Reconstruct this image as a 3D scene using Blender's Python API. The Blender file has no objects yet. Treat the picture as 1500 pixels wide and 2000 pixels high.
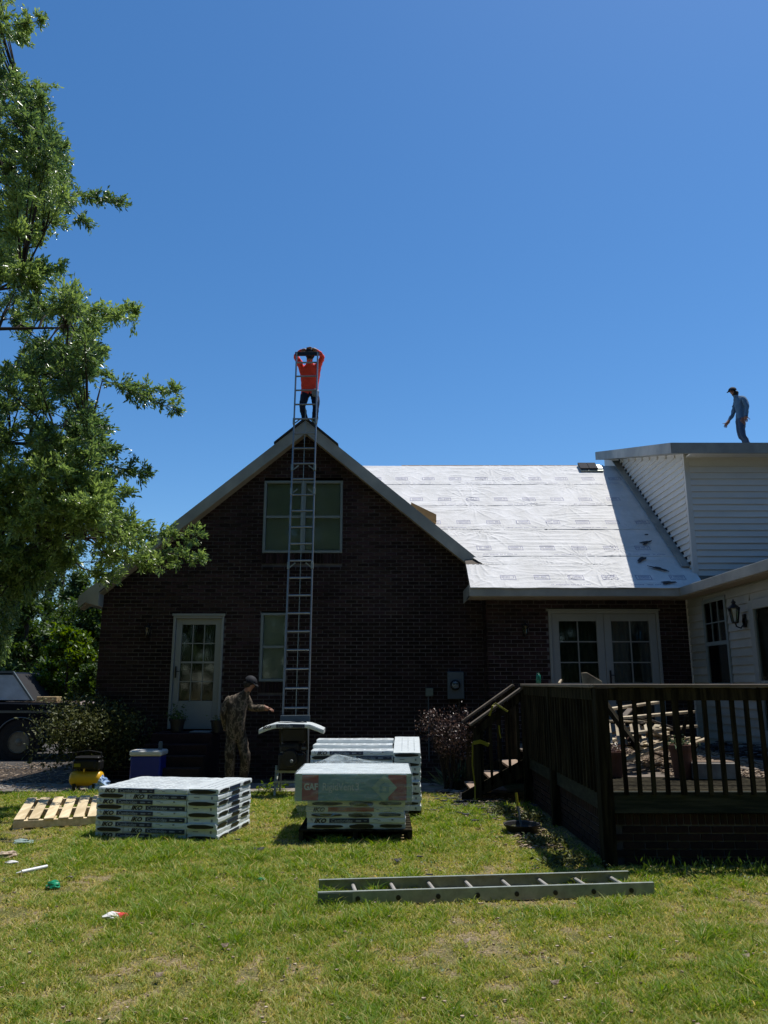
import bpy, bmesh, math, random
import numpy as np
from mathutils import Vector, Matrix, noise

random.seed(7)
rng = np.random.default_rng(7)
S = bpy.context.scene
COL = S.collection
R = math.radians

# ------------------------------------------------------------------ camera, sky, sun, exposure
EYE, PITCH, FPX = 1.62, R(12.57), 1503.0
cd = bpy.data.cameras.new('camera'); cam = bpy.data.objects.new('camera', cd); COL.objects.link(cam)
cam.location = (0, 0, EYE); cam.rotation_euler = (R(90) + PITCH, 0, 0)
cd.sensor_fit = 'VERTICAL'; cd.sensor_height = 24.0; cd.lens = 24.0 * FPX / 2000.0
cd.clip_start = 0.1; cd.clip_end = 3000
S.camera = cam
SUN = Vector((0.31, 0.21, 1.0)).normalized()
w = bpy.data.worlds.new('World'); S.world = w; w.use_nodes = True
nt = w.node_tree; nt.nodes.clear()
sky = nt.nodes.new('ShaderNodeTexSky'); sky.sky_type = 'NISHITA'; sky.sun_disc = False
sky.sun_elevation = math.asin(SUN.z); sky.sun_rotation = math.atan2(SUN.x, SUN.y)
sky.air_density = 1.0; sky.dust_density = 0.35; sky.ozone_density = 6.0
hs_ = nt.nodes.new('ShaderNodeHueSaturation'); hs_.inputs['Hue'].default_value = 0.4985; hs_.inputs['Saturation'].default_value = 1.20
bg = nt.nodes.new('ShaderNodeBackground'); bg.inputs[1].default_value = 0.137
wo = nt.nodes.new('ShaderNodeOutputWorld')
nt.links.new(sky.outputs[0], hs_.inputs['Color']); nt.links.new(hs_.outputs[0], bg.inputs[0]); nt.links.new(bg.outputs[0], wo.inputs[0])
sd = bpy.data.lights.new('sun', 'SUN'); sd.energy = 5.0; sd.angle = R(0.5); sd.color = (1.0, 0.96, 0.9)
so = bpy.data.objects.new('sun', sd); COL.objects.link(so)
so.rotation_euler = SUN.to_track_quat('Z', 'Y').to_euler(); so.location = (5, 5, 40)
S.view_settings.view_transform = 'Standard'; S.view_settings.look = 'None'
S.view_settings.exposure = 0.0; S.view_settings.gamma = 1.0; S.view_settings.use_curve_mapping = False
S.render.engine = 'CYCLES'
S.cycles.max_bounces = 6; S.cycles.transparent_max_bounces = 12

# ------------------------------------------------------------------ measuring: photo pixel -> point on a real plane
CP, SP = math.cos(PITCH), math.sin(PITCH)
def ray(px, py):
    a, b = (px - 750) / FPX, (1000 - py) / FPX
    return Vector((a, CP - b * SP, SP + b * CP))
def at(px, py, Y):
    d = ray(px, py); return Vector((d.x / d.y * Y, Y, EYE + d.z / d.y * Y))
def gz(px, py, z=0.0):
    d = ray(px, py); t = (z - EYE) / d.z
    return Vector((d.x * t, d.y * t, z))
def atx(px, py, X):
    d = ray(px, py); t = X / d.x
    return Vector((X, d.y * t, EYE + d.z * t))

# ------------------------------------------------------------------ materials
def _nodes(name):
    m = bpy.data.materials.new(name); m.use_nodes = True
    return m, m.node_tree, m.node_tree.nodes['Principled BSDF']
def mat(name, col, rough=0.7, var=0.25, scale=4.0, bump=0.3, bscale=60.0, metal=0.0, spec=0.4, col2=None, tint=0.0, stretch=(1, 1, 1), island=0.0, bdist=0.004, mixlo=0.4, mixhi=0.65):
    m, t, b = _nodes(name); N = t.nodes; L = t.links
    tc = N.new('ShaderNodeTexCoord'); mp = N.new('ShaderNodeMapping'); mp.inputs['Scale'].default_value = stretch
    L.new(tc.outputs['Object'], mp.inputs[0])
    if island:
        oi = N.new('ShaderNodeObjectInfo'); ad = N.new('ShaderNodeVectorMath'); ad.operation = 'ADD'
        sc = N.new('ShaderNodeMath'); sc.operation = 'MULTIPLY'; sc.inputs[1].default_value = 37.0
        L.new(oi.outputs['Random'], sc.inputs[0]); L.new(mp.outputs[0], ad.inputs[0]); L.new(sc.outputs[0], ad.inputs[1]); src = ad.outputs[0]
    else: src = mp.outputs[0]
    n1 = N.new('ShaderNodeTexNoise'); n1.inputs['Scale'].default_value = scale; n1.inputs['Detail'].default_value = 6; n1.inputs['Roughness'].default_value = 0.65
    L.new(src, n1.inputs['Vector'])
    rp = N.new('ShaderNodeValToRGB'); rp.color_ramp.elements[0].position = 0.3; rp.color_ramp.elements[1].position = 0.7
    lo, hi = 1 - var, 1 + var
    c2 = col2 or col
    rp.color_ramp.elements[0].position = mixlo if col2 else 0.3; rp.color_ramp.elements[1].position = mixhi if col2 else 0.7
    rp.color_ramp.elements[0].color = (*[min(1, c * lo) for c in col], 1); rp.color_ramp.elements[1].color = (*[min(1, c * hi) for c in c2], 1)
    L.new(n1.outputs['Fac'], rp.inputs[0]); out = rp.outputs[0]
    if island:
        ge = N.new('ShaderNodeNewGeometry'); oi = N.new('ShaderNodeObjectInfo'); a2 = N.new('ShaderNodeMath'); a2.operation = 'ADD'
        L.new(ge.outputs['Random Per Island'], a2.inputs[0]); L.new(oi.outputs['Random'], a2.inputs[1])
        wn = N.new('ShaderNodeTexWhiteNoise'); wn.noise_dimensions = '1D'; L.new(a2.outputs[0], wn.inputs['W'])
        mr = N.new('ShaderNodeMapRange'); mr.inputs[3].default_value = 1 - island; mr.inputs[4].default_value = 1 + island
        L.new(wn.outputs['Value'], mr.inputs[0])
        hs = N.new('ShaderNodeHueSaturation'); L.new(mr.outputs[0], hs.inputs['Value']); L.new(out, hs.inputs['Color'])
        sp = N.new('ShaderNodeSeparateColor'); L.new(wn.outputs['Color'], sp.inputs[0])
        m3 = N.new('ShaderNodeMapRange'); m3.inputs[3].default_value = 0.5 - tint; m3.inputs[4].default_value = 0.5 + tint
        L.new(sp.outputs[1], m3.inputs[0]); L.new(m3.outputs[0], hs.inputs['Hue']); out = hs.outputs[0]
    L.new(out, b.inputs['Base Color'])
    b.inputs['Roughness'].default_value = rough; b.inputs['Metallic'].default_value = metal
    b.inputs['Specular IOR Level'].default_value = spec
    if bump:
        n2 = N.new('ShaderNodeTexNoise'); n2.inputs['Scale'].default_value = bscale; n2.inputs['Detail'].default_value = 4; L.new(src, n2.inputs['Vector'])
        bp = N.new('ShaderNodeBump'); bp.inputs['Strength'].default_value = bump; bp.inputs['Distance'].default_value = bdist
        L.new(n2.outputs['Fac'], bp.inputs['Height']); L.new(bp.outputs[0], b.inputs['Normal'])
    return m
def leafmat(name, dark, light, rough=0.35, trans=0.35, spec=0.5):
    m, t, b = _nodes(name); N = t.nodes; L = t.links
    a = N.new('ShaderNodeAttribute'); a.attribute_name = 'tone'
    rp = N.new('ShaderNodeValToRGB')
    rp.color_ramp.elements[0].color = (*dark, 1); rp.color_ramp.elements[1].color = (*light, 1)
    L.new(a.outputs['Fac'], rp.inputs[0]); L.new(rp.outputs[0], b.inputs['Base Color'])
    b.inputs['Roughness'].default_value = rough; b.inputs['Specular IOR Level'].default_value = spec
    tr = N.new('ShaderNodeBsdfTranslucent'); hs = N.new('ShaderNodeHueSaturation')
    hs.inputs['Value'].default_value = 1.5; hs.inputs['Saturation'].default_value = 1.15; hs.inputs['Hue'].default_value = 0.48
    L.new(rp.outputs[0], hs.inputs['Color']); L.new(hs.outputs[0], tr.inputs[0])
    mx = N.new('ShaderNodeMixShader'); mx.inputs[0].default_value = trans
    L.new(b.outputs[0], mx.inputs[1]); L.new(tr.outputs[0], mx.inputs[2]); L.new(mx.outputs[0], N['Material Output'].inputs[0])
    return m
def glassmat(name, tintc, alpha, rough=0.05):
    m, t, b = _nodes(name); N = t.nodes; L = t.links
    g = N.new('ShaderNodeBsdfGlossy'); g.inputs['Roughness'].default_value = rough; g.inputs[0].default_value = (1, 1, 1, 1)
    tr = N.new('ShaderNodeBsdfTransparent'); tr.inputs[0].default_value = (*tintc, 1)
    fr = N.new('ShaderNodeFresnel'); fr.inputs[0].default_value = 1.5
    ad = N.new('ShaderNodeMath'); ad.operation = 'ADD'; ad.inputs[1].default_value = alpha; L.new(fr.outputs[0], ad.inputs[0])
    mx = N.new('ShaderNodeMixShader'); L.new(ad.outputs[0], mx.inputs[0]); L.new(tr.outputs[0], mx.inputs[1]); L.new(g.outputs[0], mx.inputs[2])
    L.new(mx.outputs[0], N['Material Output'].inputs[0]); N.remove(b)
    return m
def rampmat(name, stops, scale, rough=0.8, detail=3, stretch=(1, 1, 1), const=True, bump=0.2, dist=0.01):
    m, t, b = _nodes(name); N = t.nodes; L = t.links
    tc = N.new('ShaderNodeTexCoord'); mp = N.new('ShaderNodeMapping'); mp.inputs['Scale'].default_value = stretch; L.new(tc.outputs['Object'], mp.inputs[0])
    n = N.new('ShaderNodeTexNoise'); n.inputs['Scale'].default_value = scale; n.inputs['Detail'].default_value = detail; L.new(mp.outputs[0], n.inputs['Vector'])
    rp = N.new('ShaderNodeValToRGB'); cr = rp.color_ramp; cr.interpolation = 'CONSTANT' if const else 'LINEAR'
    while len(cr.elements) > 1: cr.elements.remove(cr.elements[-1])
    cr.elements[0].position = stops[0][0]; cr.elements[0].color = (*stops[0][1], 1)
    for p, c in stops[1:]: e = cr.elements.new(p); e.color = (*c, 1)
    L.new(n.outputs['Fac'], rp.inputs[0]); L.new(rp.outputs[0], b.inputs['Base Color']); b.inputs['Roughness'].default_value = rough
    bp = N.new('ShaderNodeBump'); bp.inputs['Strength'].default_value = bump; bp.inputs['Distance'].default_value = dist
    L.new(n.outputs['Fac'], bp.inputs['Height']); L.new(bp.outputs[0], b.inputs['Normal'])
    return m

M = {}
M['brick'] = mat('dark_brick', (0.027, 0.0155, 0.0155), 0.85, 0.35, 30, 0.4, 90, island=0.5, tint=0.04, spec=.15)
def stain(m, lo=.55, hi=1.7, sc=.55):
    t = m.node_tree; N = t.nodes; L = t.links; b = N['Principled BSDF']; src = b.inputs['Base Color'].links[0].from_socket
    ge = N.new('ShaderNodeNewGeometry'); n = N.new('ShaderNodeTexNoise'); n.inputs['Scale'].default_value = sc; n.inputs['Detail'].default_value = 5; n.inputs['Roughness'].default_value = .65; L.new(ge.outputs['Position'], n.inputs[0])
    mr = N.new('ShaderNodeMapRange'); mr.inputs[1].default_value = .35; mr.inputs[2].default_value = .68; mr.inputs[3].default_value = lo; mr.inputs[4].default_value = hi; L.new(n.outputs[0], mr.inputs[0])
    hs = N.new('ShaderNodeHueSaturation'); L.new(mr.outputs[0], hs.inputs['Value']); L.new(src, hs.inputs['Color']); L.new(hs.outputs[0], b.inputs['Base Color'])
stain(M['brick'])
M['brick2'] = mat('deck_brick', (0.022, 0.009, 0.007), 0.9, 0.35, 30, 0.4, 90, island=0.4, tint=0.02)
M['mortar'] = mat('mortar', (0.125, 0.12, 0.125), 0.9, 0.3, 3, 0.4, 120)
stain(M['mortar'], .55, 1.35, .8)
M['trim'] = mat('weathered_trim_paint', (0.30, 0.31, 0.29), 0.55, 0.12, 1.5, 0.1, 40, col2=(0.36, 0.36, 0.33))
M['soffit'] = mat('soffit_paint', (0.30, 0.25, 0.19), 0.7, 0.15, 2, 0.1)
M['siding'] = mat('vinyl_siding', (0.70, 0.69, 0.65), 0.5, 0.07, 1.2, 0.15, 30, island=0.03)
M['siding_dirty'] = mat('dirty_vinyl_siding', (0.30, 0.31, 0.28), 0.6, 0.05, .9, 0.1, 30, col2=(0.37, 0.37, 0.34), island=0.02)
M['white'] = mat('white_door_paint', (0.27, 0.29, 0.28), 0.4, 0.06, 3, 0.05)
M['frame'] = mat('window_frame_paint', (0.20, 0.24, 0.24), 0.45, 0.08, 3, 0.05)
M['blind'] = mat('window_blind', (0.70, 0.72, 0.66), 0.8, 0.1, 2, 0)
M['curtain'] = mat('curtain_cloth', (0.10, 0.12, 0.11), 0.9, 0.2, 8, 0.2, 30, stretch=(6, 1, 0.3))
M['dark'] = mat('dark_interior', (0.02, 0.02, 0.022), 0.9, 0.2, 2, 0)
M['glass'] = glassmat('window_glass', (0.8, 0.86, 0.84), 0.02)
M['black'] = mat('black_metal', (0.012, 0.012, 0.013), 0.45, 0.3, 6, 0.1)
M['alu'] = mat('aluminium', (0.24, 0.26, 0.27), 0.4, 0.15, 12, 0.1, 80, metal=0.5)
M['alu_dull'] = mat('dull_aluminium', (0.30, 0.33, 0.29), 0.5, 0.25, 10, 0.2, 60, metal=0.4)
M['rung'] = mat('weathered_rung', (0.42, 0.39, 0.34), 0.5, 0.2, 12, 0.2, 60, metal=0.2)
M['grey'] = mat('grey_metal', (0.09, 0.12, 0.14), 0.5, 0.1, 5, 0.1, metal=0.2)
M['greenbox'] = mat('green_grey_box', (0.12, 0.15, 0.12), 0.5, 0.1)
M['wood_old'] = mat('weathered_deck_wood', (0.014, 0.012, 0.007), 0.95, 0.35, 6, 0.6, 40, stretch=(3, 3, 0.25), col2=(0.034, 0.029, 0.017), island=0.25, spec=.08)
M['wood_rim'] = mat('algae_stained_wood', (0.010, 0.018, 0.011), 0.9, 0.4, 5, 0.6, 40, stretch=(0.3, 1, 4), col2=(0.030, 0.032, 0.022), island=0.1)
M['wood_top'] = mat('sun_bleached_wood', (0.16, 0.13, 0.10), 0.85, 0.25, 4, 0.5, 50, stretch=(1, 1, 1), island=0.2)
M['wood_tread'] = mat('stair_tread_wood', (0.30, 0.22, 0.16), 0.85, 0.2, 5, 0.5, 50)
M['lumber'] = mat('split_lumber', (0.32, 0.25, 0.16), 0.8, 0.25, 4, 0.5, 40, col2=(0.45, 0.38, 0.26), island=0.3)
M['pallet'] = mat('pallet_pine', (0.62, 0.48, 0.27), 0.75, 0.12, 3, 0.4, 40, col2=(0.74, 0.60, 0.38), stretch=(3, 0.6, 3), island=0.12)
M['plywood'] = mat('plywood', (0.42, 0.27, 0.12), 0.8, 0.15, 6, 0.3)
M['wrap'] = mat('bundle_wrap', (0.64, 0.69, 0.69), 0.35, 0.08, 9, 0.5, 25, island=0.05, bdist=0.006)
M['navy'] = mat('navy_print', (0.012, 0.022, 0.06), 0.4, 0.15, 9, 0.2)
M['redprint'] = mat('red_print', (0.30, 0.07, 0.045), 0.4, 0.1, 9, 0.1)
M['inkblack'] = mat('black_print', (0.010, 0.010, 0.012), 0.4, 0.1, 9, 0.1)
M['inkwhite'] = mat('white_print', (0.46, 0.53, 0.60), 0.5, 0.05, 9, 0)
M['inkgrey'] = mat('grey_print', (0.20, 0.22, 0.24), 0.5, 0.1, 9, 0)
M['carton'] = mat('teal_carton', (0.17, 0.30, 0.33), 0.5, 0.1, 3, 0.2)
M['cartongreen'] = mat('pale_green_carton_print', (0.32, 0.42, 0.35), 0.5, 0.1, 3, 0)
M['cartonred'] = mat('red_carton_print', (0.30, 0.09, 0.09), 0.5, 0.1, 3, 0)
M['cartonwhite'] = mat('pale_carton_print', (0.50, 0.55, 0.55), 0.5, 0.05, 3, 0)
M['shingle'] = mat('asphalt_shingle', (0.045, 0.045, 0.048), 0.95, 0.4, 60, 0.8, 150, island=0.2)
M['concrete'] = mat('concrete', (0.24, 0.21, 0.18), 0.9, 0.25, 2.5, 0.5, 70, col2=(0.33, 0.30, 0.25))
M['drive'] = mat('shade_toned_driveway', (0.06, 0.055, 0.05), 0.9, 0.4, 1.5, 0.3)  # pale concrete, its colour darkened to stand for the shade lying on it
M['mulch'] = rampmat('mulch', [(0, (0.05, 0.035, 0.025)), (0.45, (0.13, 0.085, 0.055)), (0.6, (0.26, 0.19, 0.13))], 28, 0.95, 6, const=False, bump=0.8)
M['shade_soil'] = rampmat('shade_toned_leafy_soil', [(0, (0.012, 0.009, 0.007)), (0.5, (0.03, 0.022, 0.015)), (0.62, (0.10, 0.07, 0.045))], 22, 0.95, 6, const=False, bump=0.8)  # leafy soil taken near black, shade of bush and oak put into the colour
M['bark'] = mat('bark', (0.035, 0.028, 0.022), 0.95, 0.4, 6, 0.9, 25, stretch=(3, 3, 0.6))
M['clay'] = mat('terracotta', (0.15, 0.065, 0.04), 0.8, 0.2, 8, 0.2)
M['blackpot'] = mat('black_plastic', (0.02, 0.02, 0.02), 0.5, 0.1, 8, 0.1)
M['blueplastic'] = mat('blue_cooler_plastic', (0.012, 0.025, 0.22), 0.4, 0.1, 8, 0.1)
M['whiteplastic'] = mat('white_plastic', (0.62, 0.63, 0.62), 0.35, 0.05, 8, 0.1)
M['yellow'] = mat('yellow_paint', (0.75, 0.42, 0.02), 0.35, 0.1, 8, 0.05)
M['tape'] = mat('yellow_tape', (0.25, 0.22, 0.012), 0.5, 0.15, 20, 0.2)
M['bluebag'] = mat('blue_plastic_bag', (0.05, 0.16, 0.50), 0.25, 0.2, 20, 0.5, 30, col2=(0.45, 0.6, 0.75))
M['clearbag'] = mat('clear_plastic_scrap', (0.30, 0.38, 0.33), 0.2, 0.3, 20, 0.5, 30)
M['carpaint'] = mat('dark_car_paint', (0.006, 0.008, 0.013), 0.55, 0.2, 3, 0.02, spec=0.08)
M['hoodpaint'] = mat('faded_hood_paint', (0.16, 0.11, 0.09), 0.5, 0.3, 8, 0.2, col2=(0.32, 0.26, 0.22))
M['chrome'] = mat('chrome_strip', (0.12, 0.14, 0.15), 0.4, 0.1, 8, 0.0, metal=0.4)
M['tyre'] = mat('tyre_rubber', (0.015, 0.015, 0.015), 0.85, 0.3, 10, 0.3)
M['rim'] = mat('dusty_wheel_rim', (0.16, 0.16, 0.13), 0.5, 0.3, 12, 0.2, metal=0.3)
M['windshield'] = mat('dusty_windshield', (0.50, 0.55, 0.60), 0.3, 0.2, 3, 0.05, spec=0.8)
M['skin'] = mat('skin', (0.30, 0.15, 0.10), 0.55, 0.1, 20, 0.1)
M['redshirt'] = mat('red_work_shirt', (0.90, 0.075, 0.05), 0.8, 0.15, 6, 0.7, 12, bdist=0.02)
M['navypants'] = mat('navy_trousers', (0.010, 0.016, 0.035), 0.85, 0.25, 6, 0.6, 14, bdist=0.02)
M['blueshirt'] = mat('faded_blue_shirt', (0.10, 0.19, 0.29), 0.85, 0.2, 6, 0.7, 12, bdist=0.02)
M['jeans'] = mat('blue_jeans', (0.05, 0.09, 0.16), 0.85, 0.2, 8, 0.6, 14, bdist=0.02)
M['cap'] = mat('dark_cap', (0.012, 0.014, 0.02), 0.8, 0.2, 10, 0.2)
M['hair'] = mat('dark_hair', (0.012, 0.009, 0.007), 0.7, 0.3, 30, 0.4)
M['boot'] = mat('work_boot', (0.03, 0.022, 0.015), 0.7, 0.2, 20, 0.3)
M['camo'] = rampmat('camouflage_cloth', [(0, (0.025, 0.018, 0.011)), (0.42, (0.055, 0.042, 0.028)), (0.5, (0.17, 0.13, 0.095)), (0.58, (0.04, 0.038, 0.02)), (0.66, (0.26, 0.20, 0.15))], 17, 0.9, 4, stretch=(1, 1, 0.55))
M['tag_pink'] = mat('leaf_litter', (0.25, 0.17, 0.11), 0.9, 0.3, 20, 0.3, col2=(0.45, 0.36, 0.26))
M['greenplastic'] = mat('green_plastic', (0.02, 0.30, 0.14), 0.3, 0.2, 20, 0.3)
M['teal'] = mat('green_plastic_bottle', (0.02, 0.16, 0.10), 0.25, 0.1, 20, 0.1)
M['paperwhite'] = mat('white_paper', (0.72, 0.70, 0.66), 0.6, 0.1, 20, 0.3)
M['paperred'] = mat('red_wrapper', (0.75, 0.04, 0.06), 0.4, 0.1, 20, 0.3)
M['flower'] = mat('red_flower', (0.4, 0.03, 0.06), 0.6, 0.2, 20, 0)
M['oakleaf'] = leafmat('oak_leaves', (0.062, 0.125, 0.045), (0.26, 0.37, 0.11), 0.27, 0.45, 0.8)
M['woodleaf'] = leafmat('woodland_leaves', (0.016, 0.042, 0.010), (0.10, 0.17, 0.03), 0.5, 0.35, 0.4)
M['limeleaf'] = leafmat('lime_leaves', (0.04, 0.09, 0.008), (0.15, 0.24, 0.02), 0.4, 0.45, 0.4)
M['bushleaf'] = leafmat('azalea_leaves', (0.020, 0.034, 0.010), (0.16, 0.17, 0.06), 0.5, 0.2, 0.22)
M['loroleaf'] = leafmat('purple_shrub_leaves', (0.035, 0.022, 0.020), (0.22, 0.15, 0.12), 0.35, 0.2, 0.5)
M['liriope'] = leafmat('liriope_leaves', (0.02, 0.05, 0.015), (0.20, 0.26, 0.14), 0.35, 0.2, 0.5)
M['grass'] = leafmat('grass_blades', (0.135, 0.245, 0.020), (0.64, 0.54, 0.21), 0.5, 0.42, 0.25)

# ------------------------------------------------------------------ mesh building
WP = {}
class MB:
    def __init__(s): s.v = []; s.f = []; s.m = []
    def add(s, vs, fs, mi=0):
        o = len(s.v); s.v += [tuple(p) for p in vs]; s.f += [tuple(i + o for i in f) for f in fs]; s.m += [mi] * len(fs); return s
    def box(s, x0, x1, y0, y1, z0, z1, mi=0):
        vs = [(x, y, z) for z in (z0, z1) for y in (y0, y1) for x in (x0, x1)]
        return s.add(vs, [(0, 2, 3, 1), (4, 5, 7, 6), (0, 1, 5, 4), (2, 6, 7, 3), (0, 4, 6, 2), (1, 3, 7, 5)], mi)
    def beam(s, a, b, wd, th, up=(0, 0, 1), mi=0):
        a, b = Vector(a), Vector(b); d = (b - a).normalized(); u = Vector(up); x = d.cross(u)
        if x.length < 1e-4: x = d.cross(Vector((1, 0, 0)))
        x.normalize(); u = x.cross(d)
        vs = [p + x * (sx * wd / 2) + u * (su * th / 2) for p in (a, b) for su in (-1, 1) for sx in (-1, 1)]
        return s.add(vs, [(0, 1, 3, 2), (4, 6, 7, 5), (0, 4, 5, 1), (2, 3, 7, 6), (0, 2, 6, 4), (1, 5, 7, 3)], mi)
    def tube(s, pts, rs, n=8, mi=0, cap=True):
        pts = [Vector(p) for p in pts]
        if not hasattr(rs, '__len__'): rs = [rs] * len(pts)
        o = []
        ref = Vector((0, 0, 1)) if abs((pts[-1] - pts[0]).normalized().z) < 0.9 else Vector((1, 0, 0))
        for i, p in enumerate(pts):
            d = (pts[min(i + 1, len(pts) - 1)] - pts[max(i - 1, 0)]).normalized()
            a = d.cross(ref).normalized(); b = d.cross(a)
            o += [p + (a * math.cos(2 * math.pi * k / n) + b * math.sin(2 * math.pi * k / n)) * rs[i] for k in range(n)]
        fs = [(i * n + k, i * n + (k + 1) % n, (i + 1) * n + (k + 1) % n, (i + 1) * n + k) for i in range(len(pts) - 1) for k in range(n)]
        if cap: fs += [tuple(range(n - 1, -1, -1)), tuple((len(pts) - 1) * n + k for k in range(n))]
        return s.add(o, fs, mi)
    def lathe(s, prof, c=(0, 0, 0), n=20, mi=0, axis='z'):
        vs = []
        for r, h in prof:
            for k in range(n):
                a = 2 * math.pi * k / n; q = (r * math.cos(a), r * math.sin(a), h)
                if axis == 'y': q = (q[0], q[2], q[1])
                if axis == 'x': q = (q[2], q[0], q[1])
                vs.append((q[0] + c[0], q[1] + c[1], q[2] + c[2]))
        fs = [(i * n + k, i * n + (k + 1) % n, (i + 1) * n + (k + 1) % n, (i + 1) * n + k) for i in range(len(prof) - 1) for k in range(n)]
        fs += [tuple(range(n - 1, -1, -1)), tuple((len(prof) - 1) * n + k for k in range(n))]
        return s.add(vs, fs, mi)
    def prism(s, poly, vec, mi=0):
        n = len(poly); vec = Vector(vec); vs = [Vector(p) for p in poly] + [Vector(p) + vec for p in poly]
        fs = [tuple(range(n)), tuple(range(2 * n - 1, n - 1, -1))] + [(i, i + n, (i + 1) % n + n, (i + 1) % n) for i in range(n)]
        return s.add(vs, fs, mi)
    def quad(s, a, b, c, d, mi=0): return s.add([a, b, c, d], [(0, 1, 2, 3)], mi)
    def build(s, name, mats, parent=None, world=True, smooth=False, bevel=0, fixn=True):
        me = bpy.data.meshes.new(name)
        off = WP.get(parent.name, Vector((0, 0, 0))) if (parent and world) else Vector((0, 0, 0))
        me.from_pydata([(p[0] - off[0], p[1] - off[1], p[2] - off[2]) for p in s.v], [], s.f)
        if not isinstance(mats, (list, tuple)): mats = [mats]
        for m in mats: me.materials.append(M[m] if isinstance(m, str) else m)
        if len(mats) > 1: me.polygons.foreach_set('material_index', s.m)
        if fixn and len(s.f) < 20000:
            bm = bmesh.new(); bm.from_mesh(me); bmesh.ops.recalc_face_normals(bm, faces=bm.faces)
            if bevel: bmesh.ops.bevel(bm, geom=bm.edges[:], offset=bevel, segments=1, affect='EDGES', clamp_overlap=True)
            bm.to_mesh(me); bm.free()
        if smooth: me.polygons.foreach_set('use_smooth', [True] * len(me.polygons))
        o = bpy.data.objects.new(name, me); COL.objects.link(o)
        if parent: o.parent = parent; WP[o.name] = off
        return o
def tag(o, label, cat, group=None):
    o['label'] = label; o['category'] = cat
    if group: o['group'] = group
    return o
def thing(name, label, cat, loc=(0, 0, 0), rz=0.0, group=None):
    o = bpy.data.objects.new(name, None); COL.objects.link(o); o.empty_display_size = 0.2
    o.location = loc; o.rotation_euler = (0, 0, rz); WP[o.name] = Vector(loc)
    return tag(o, label, cat, group)
def struct(o): o['kind'] = 'structure'; return o
def stuff(o): o['kind'] = 'stuff'; return o
def inst(name, mesh, parent, loc, rot=(0, 0, 0), scale=(1, 1, 1), world=True):
    o = bpy.data.objects.new(name, mesh); COL.objects.link(o); o.parent = parent
    off = WP.get(parent.name, Vector((0, 0, 0))) if (parent and world) else Vector((0, 0, 0))
    o.location = Vector(loc) - off; o.rotation_euler = rot; o.scale = scale; WP[o.name] = off
    return o
def copy_tree(o, parent=None):
    c = o.copy(); COL.objects.link(c)
    if parent: c.parent = parent
    for ch in list(o.children): copy_tree(ch, c)
    return c
def text_mesh(s, size, mt, shear=0.0, bold=0.0, sx=1.0, outline=0.0):
    cu = bpy.data.curves.new('lettering', 'FONT'); cu.body = s; cu.size = size; cu.shear = shear; cu.offset = bold; cu.resolution_u = 2
    cu.extrude = 0.0006; cu.align_x = 'LEFT'
    ob = bpy.data.objects.new('tmp', cu); COL.objects.link(ob)
    bpy.context.view_layer.update()
    dg = bpy.context.evaluated_depsgraph_get(); me = bpy.data.meshes.new_from_object(ob.evaluated_get(dg))
    bpy.data.objects.remove(ob); bpy.data.curves.remove(cu)
    me.transform(Matrix.Diagonal((sx, 1, 1, 1))); me.transform(Matrix.Rotation(R(90), 4, 'X'))
    me.materials.clear(); me.materials.append(M[mt]); return me
def leaf_mesh(name, C, size, mt, parent=None, aspect=0.38, tone=None, droop=0.3, jitter=0.4, world=True, flat=0.0, dirs=None):
    """C (N,3) leaf bases; every leaf a folded rhombus of two triangles."""
    n = len(C)
    d = rng.normal(size=(n, 3)) if dirs is None else dirs + rng.normal(size=(n, 3)) * 0.45
    d[:, 2] -= droop; d /= np.linalg.norm(d, axis=1)[:, None]
    u = rng.normal(size=(n, 3)); u[:, 2] += flat; s = np.cross(d, u); s /= np.linalg.norm(s, axis=1)[:, None]
    up = np.cross(s, d)
    L = size * (1 + jitter * rng.uniform(-1, 1, n))[:, None]; W = L * aspect
    tip = C + d * L; mid = C + d * L * 0.55
    l = mid + s * W * 0.5 + up * W * 0.25; r = mid - s * W * 0.5 + up * W * 0.25
    V = np.stack([C, l, tip, r], 1).reshape(-1, 3)
    off = WP.get(parent.name, Vector((0, 0, 0))) if (parent and world) else Vector((0, 0, 0))
    V = V - np.array(off)
    b = np.arange(n)[:, None] * 4
    F = np.concatenate([b + [0, 1, 2], b + [0, 2, 3]], 1).reshape(-1)
    me = bpy.data.meshes.new(name)
    me.vertices.add(4 * n); me.vertices.foreach_set('co', V.ravel())
    me.loops.add(6 * n); me.loops.foreach_set('vertex_index', F)
    me.polygons.add(2 * n); me.polygons.foreach_set('loop_start', np.arange(2 * n) * 3); me.polygons.foreach_set('loop_total', np.full(2 * n, 3))
    me.update(); me.validate()
    a = me.attributes.new('tone', 'FLOAT', 'POINT')
    if tone is None: tone = rng.uniform(0, 1, n)
    a.data.foreach_set('value', np.repeat(np.clip(tone, 0, 1), 4))
    me.materials.append(M[mt])
    o = bpy.data.objects.new(name, me); COL.objects.link(o)
    if parent: o.parent = parent; WP[o.name] = off
    return o

# ------------------------------------------------------------------ dimensions of the place
WY, WR, RAKE = 14.0, 13.45, 13.75          # gable wall, recessed wall, front of the rake overhang
XL, XR = at(203, 1140, WY).x, at(948, 1200, WY).x
RX, RZ = at(597, 822, RAKE).x, 6.44       # gable ridge
PITCHR = 0.833
EAVE_Y, EAVE_Z = 13.0, 3.21
RIDGE_Y = EAVE_Y + (6.47 - EAVE_Z) / PITCHR
WX = 5.28                                  # wing wall
DX, DF = 5.42, 13.35                       # upper storey side wall, front wall
SH = 0.27                                  # shed roof slope
DECKZ, DKX, DKY = 0.64, 2.04, 7.5

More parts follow.
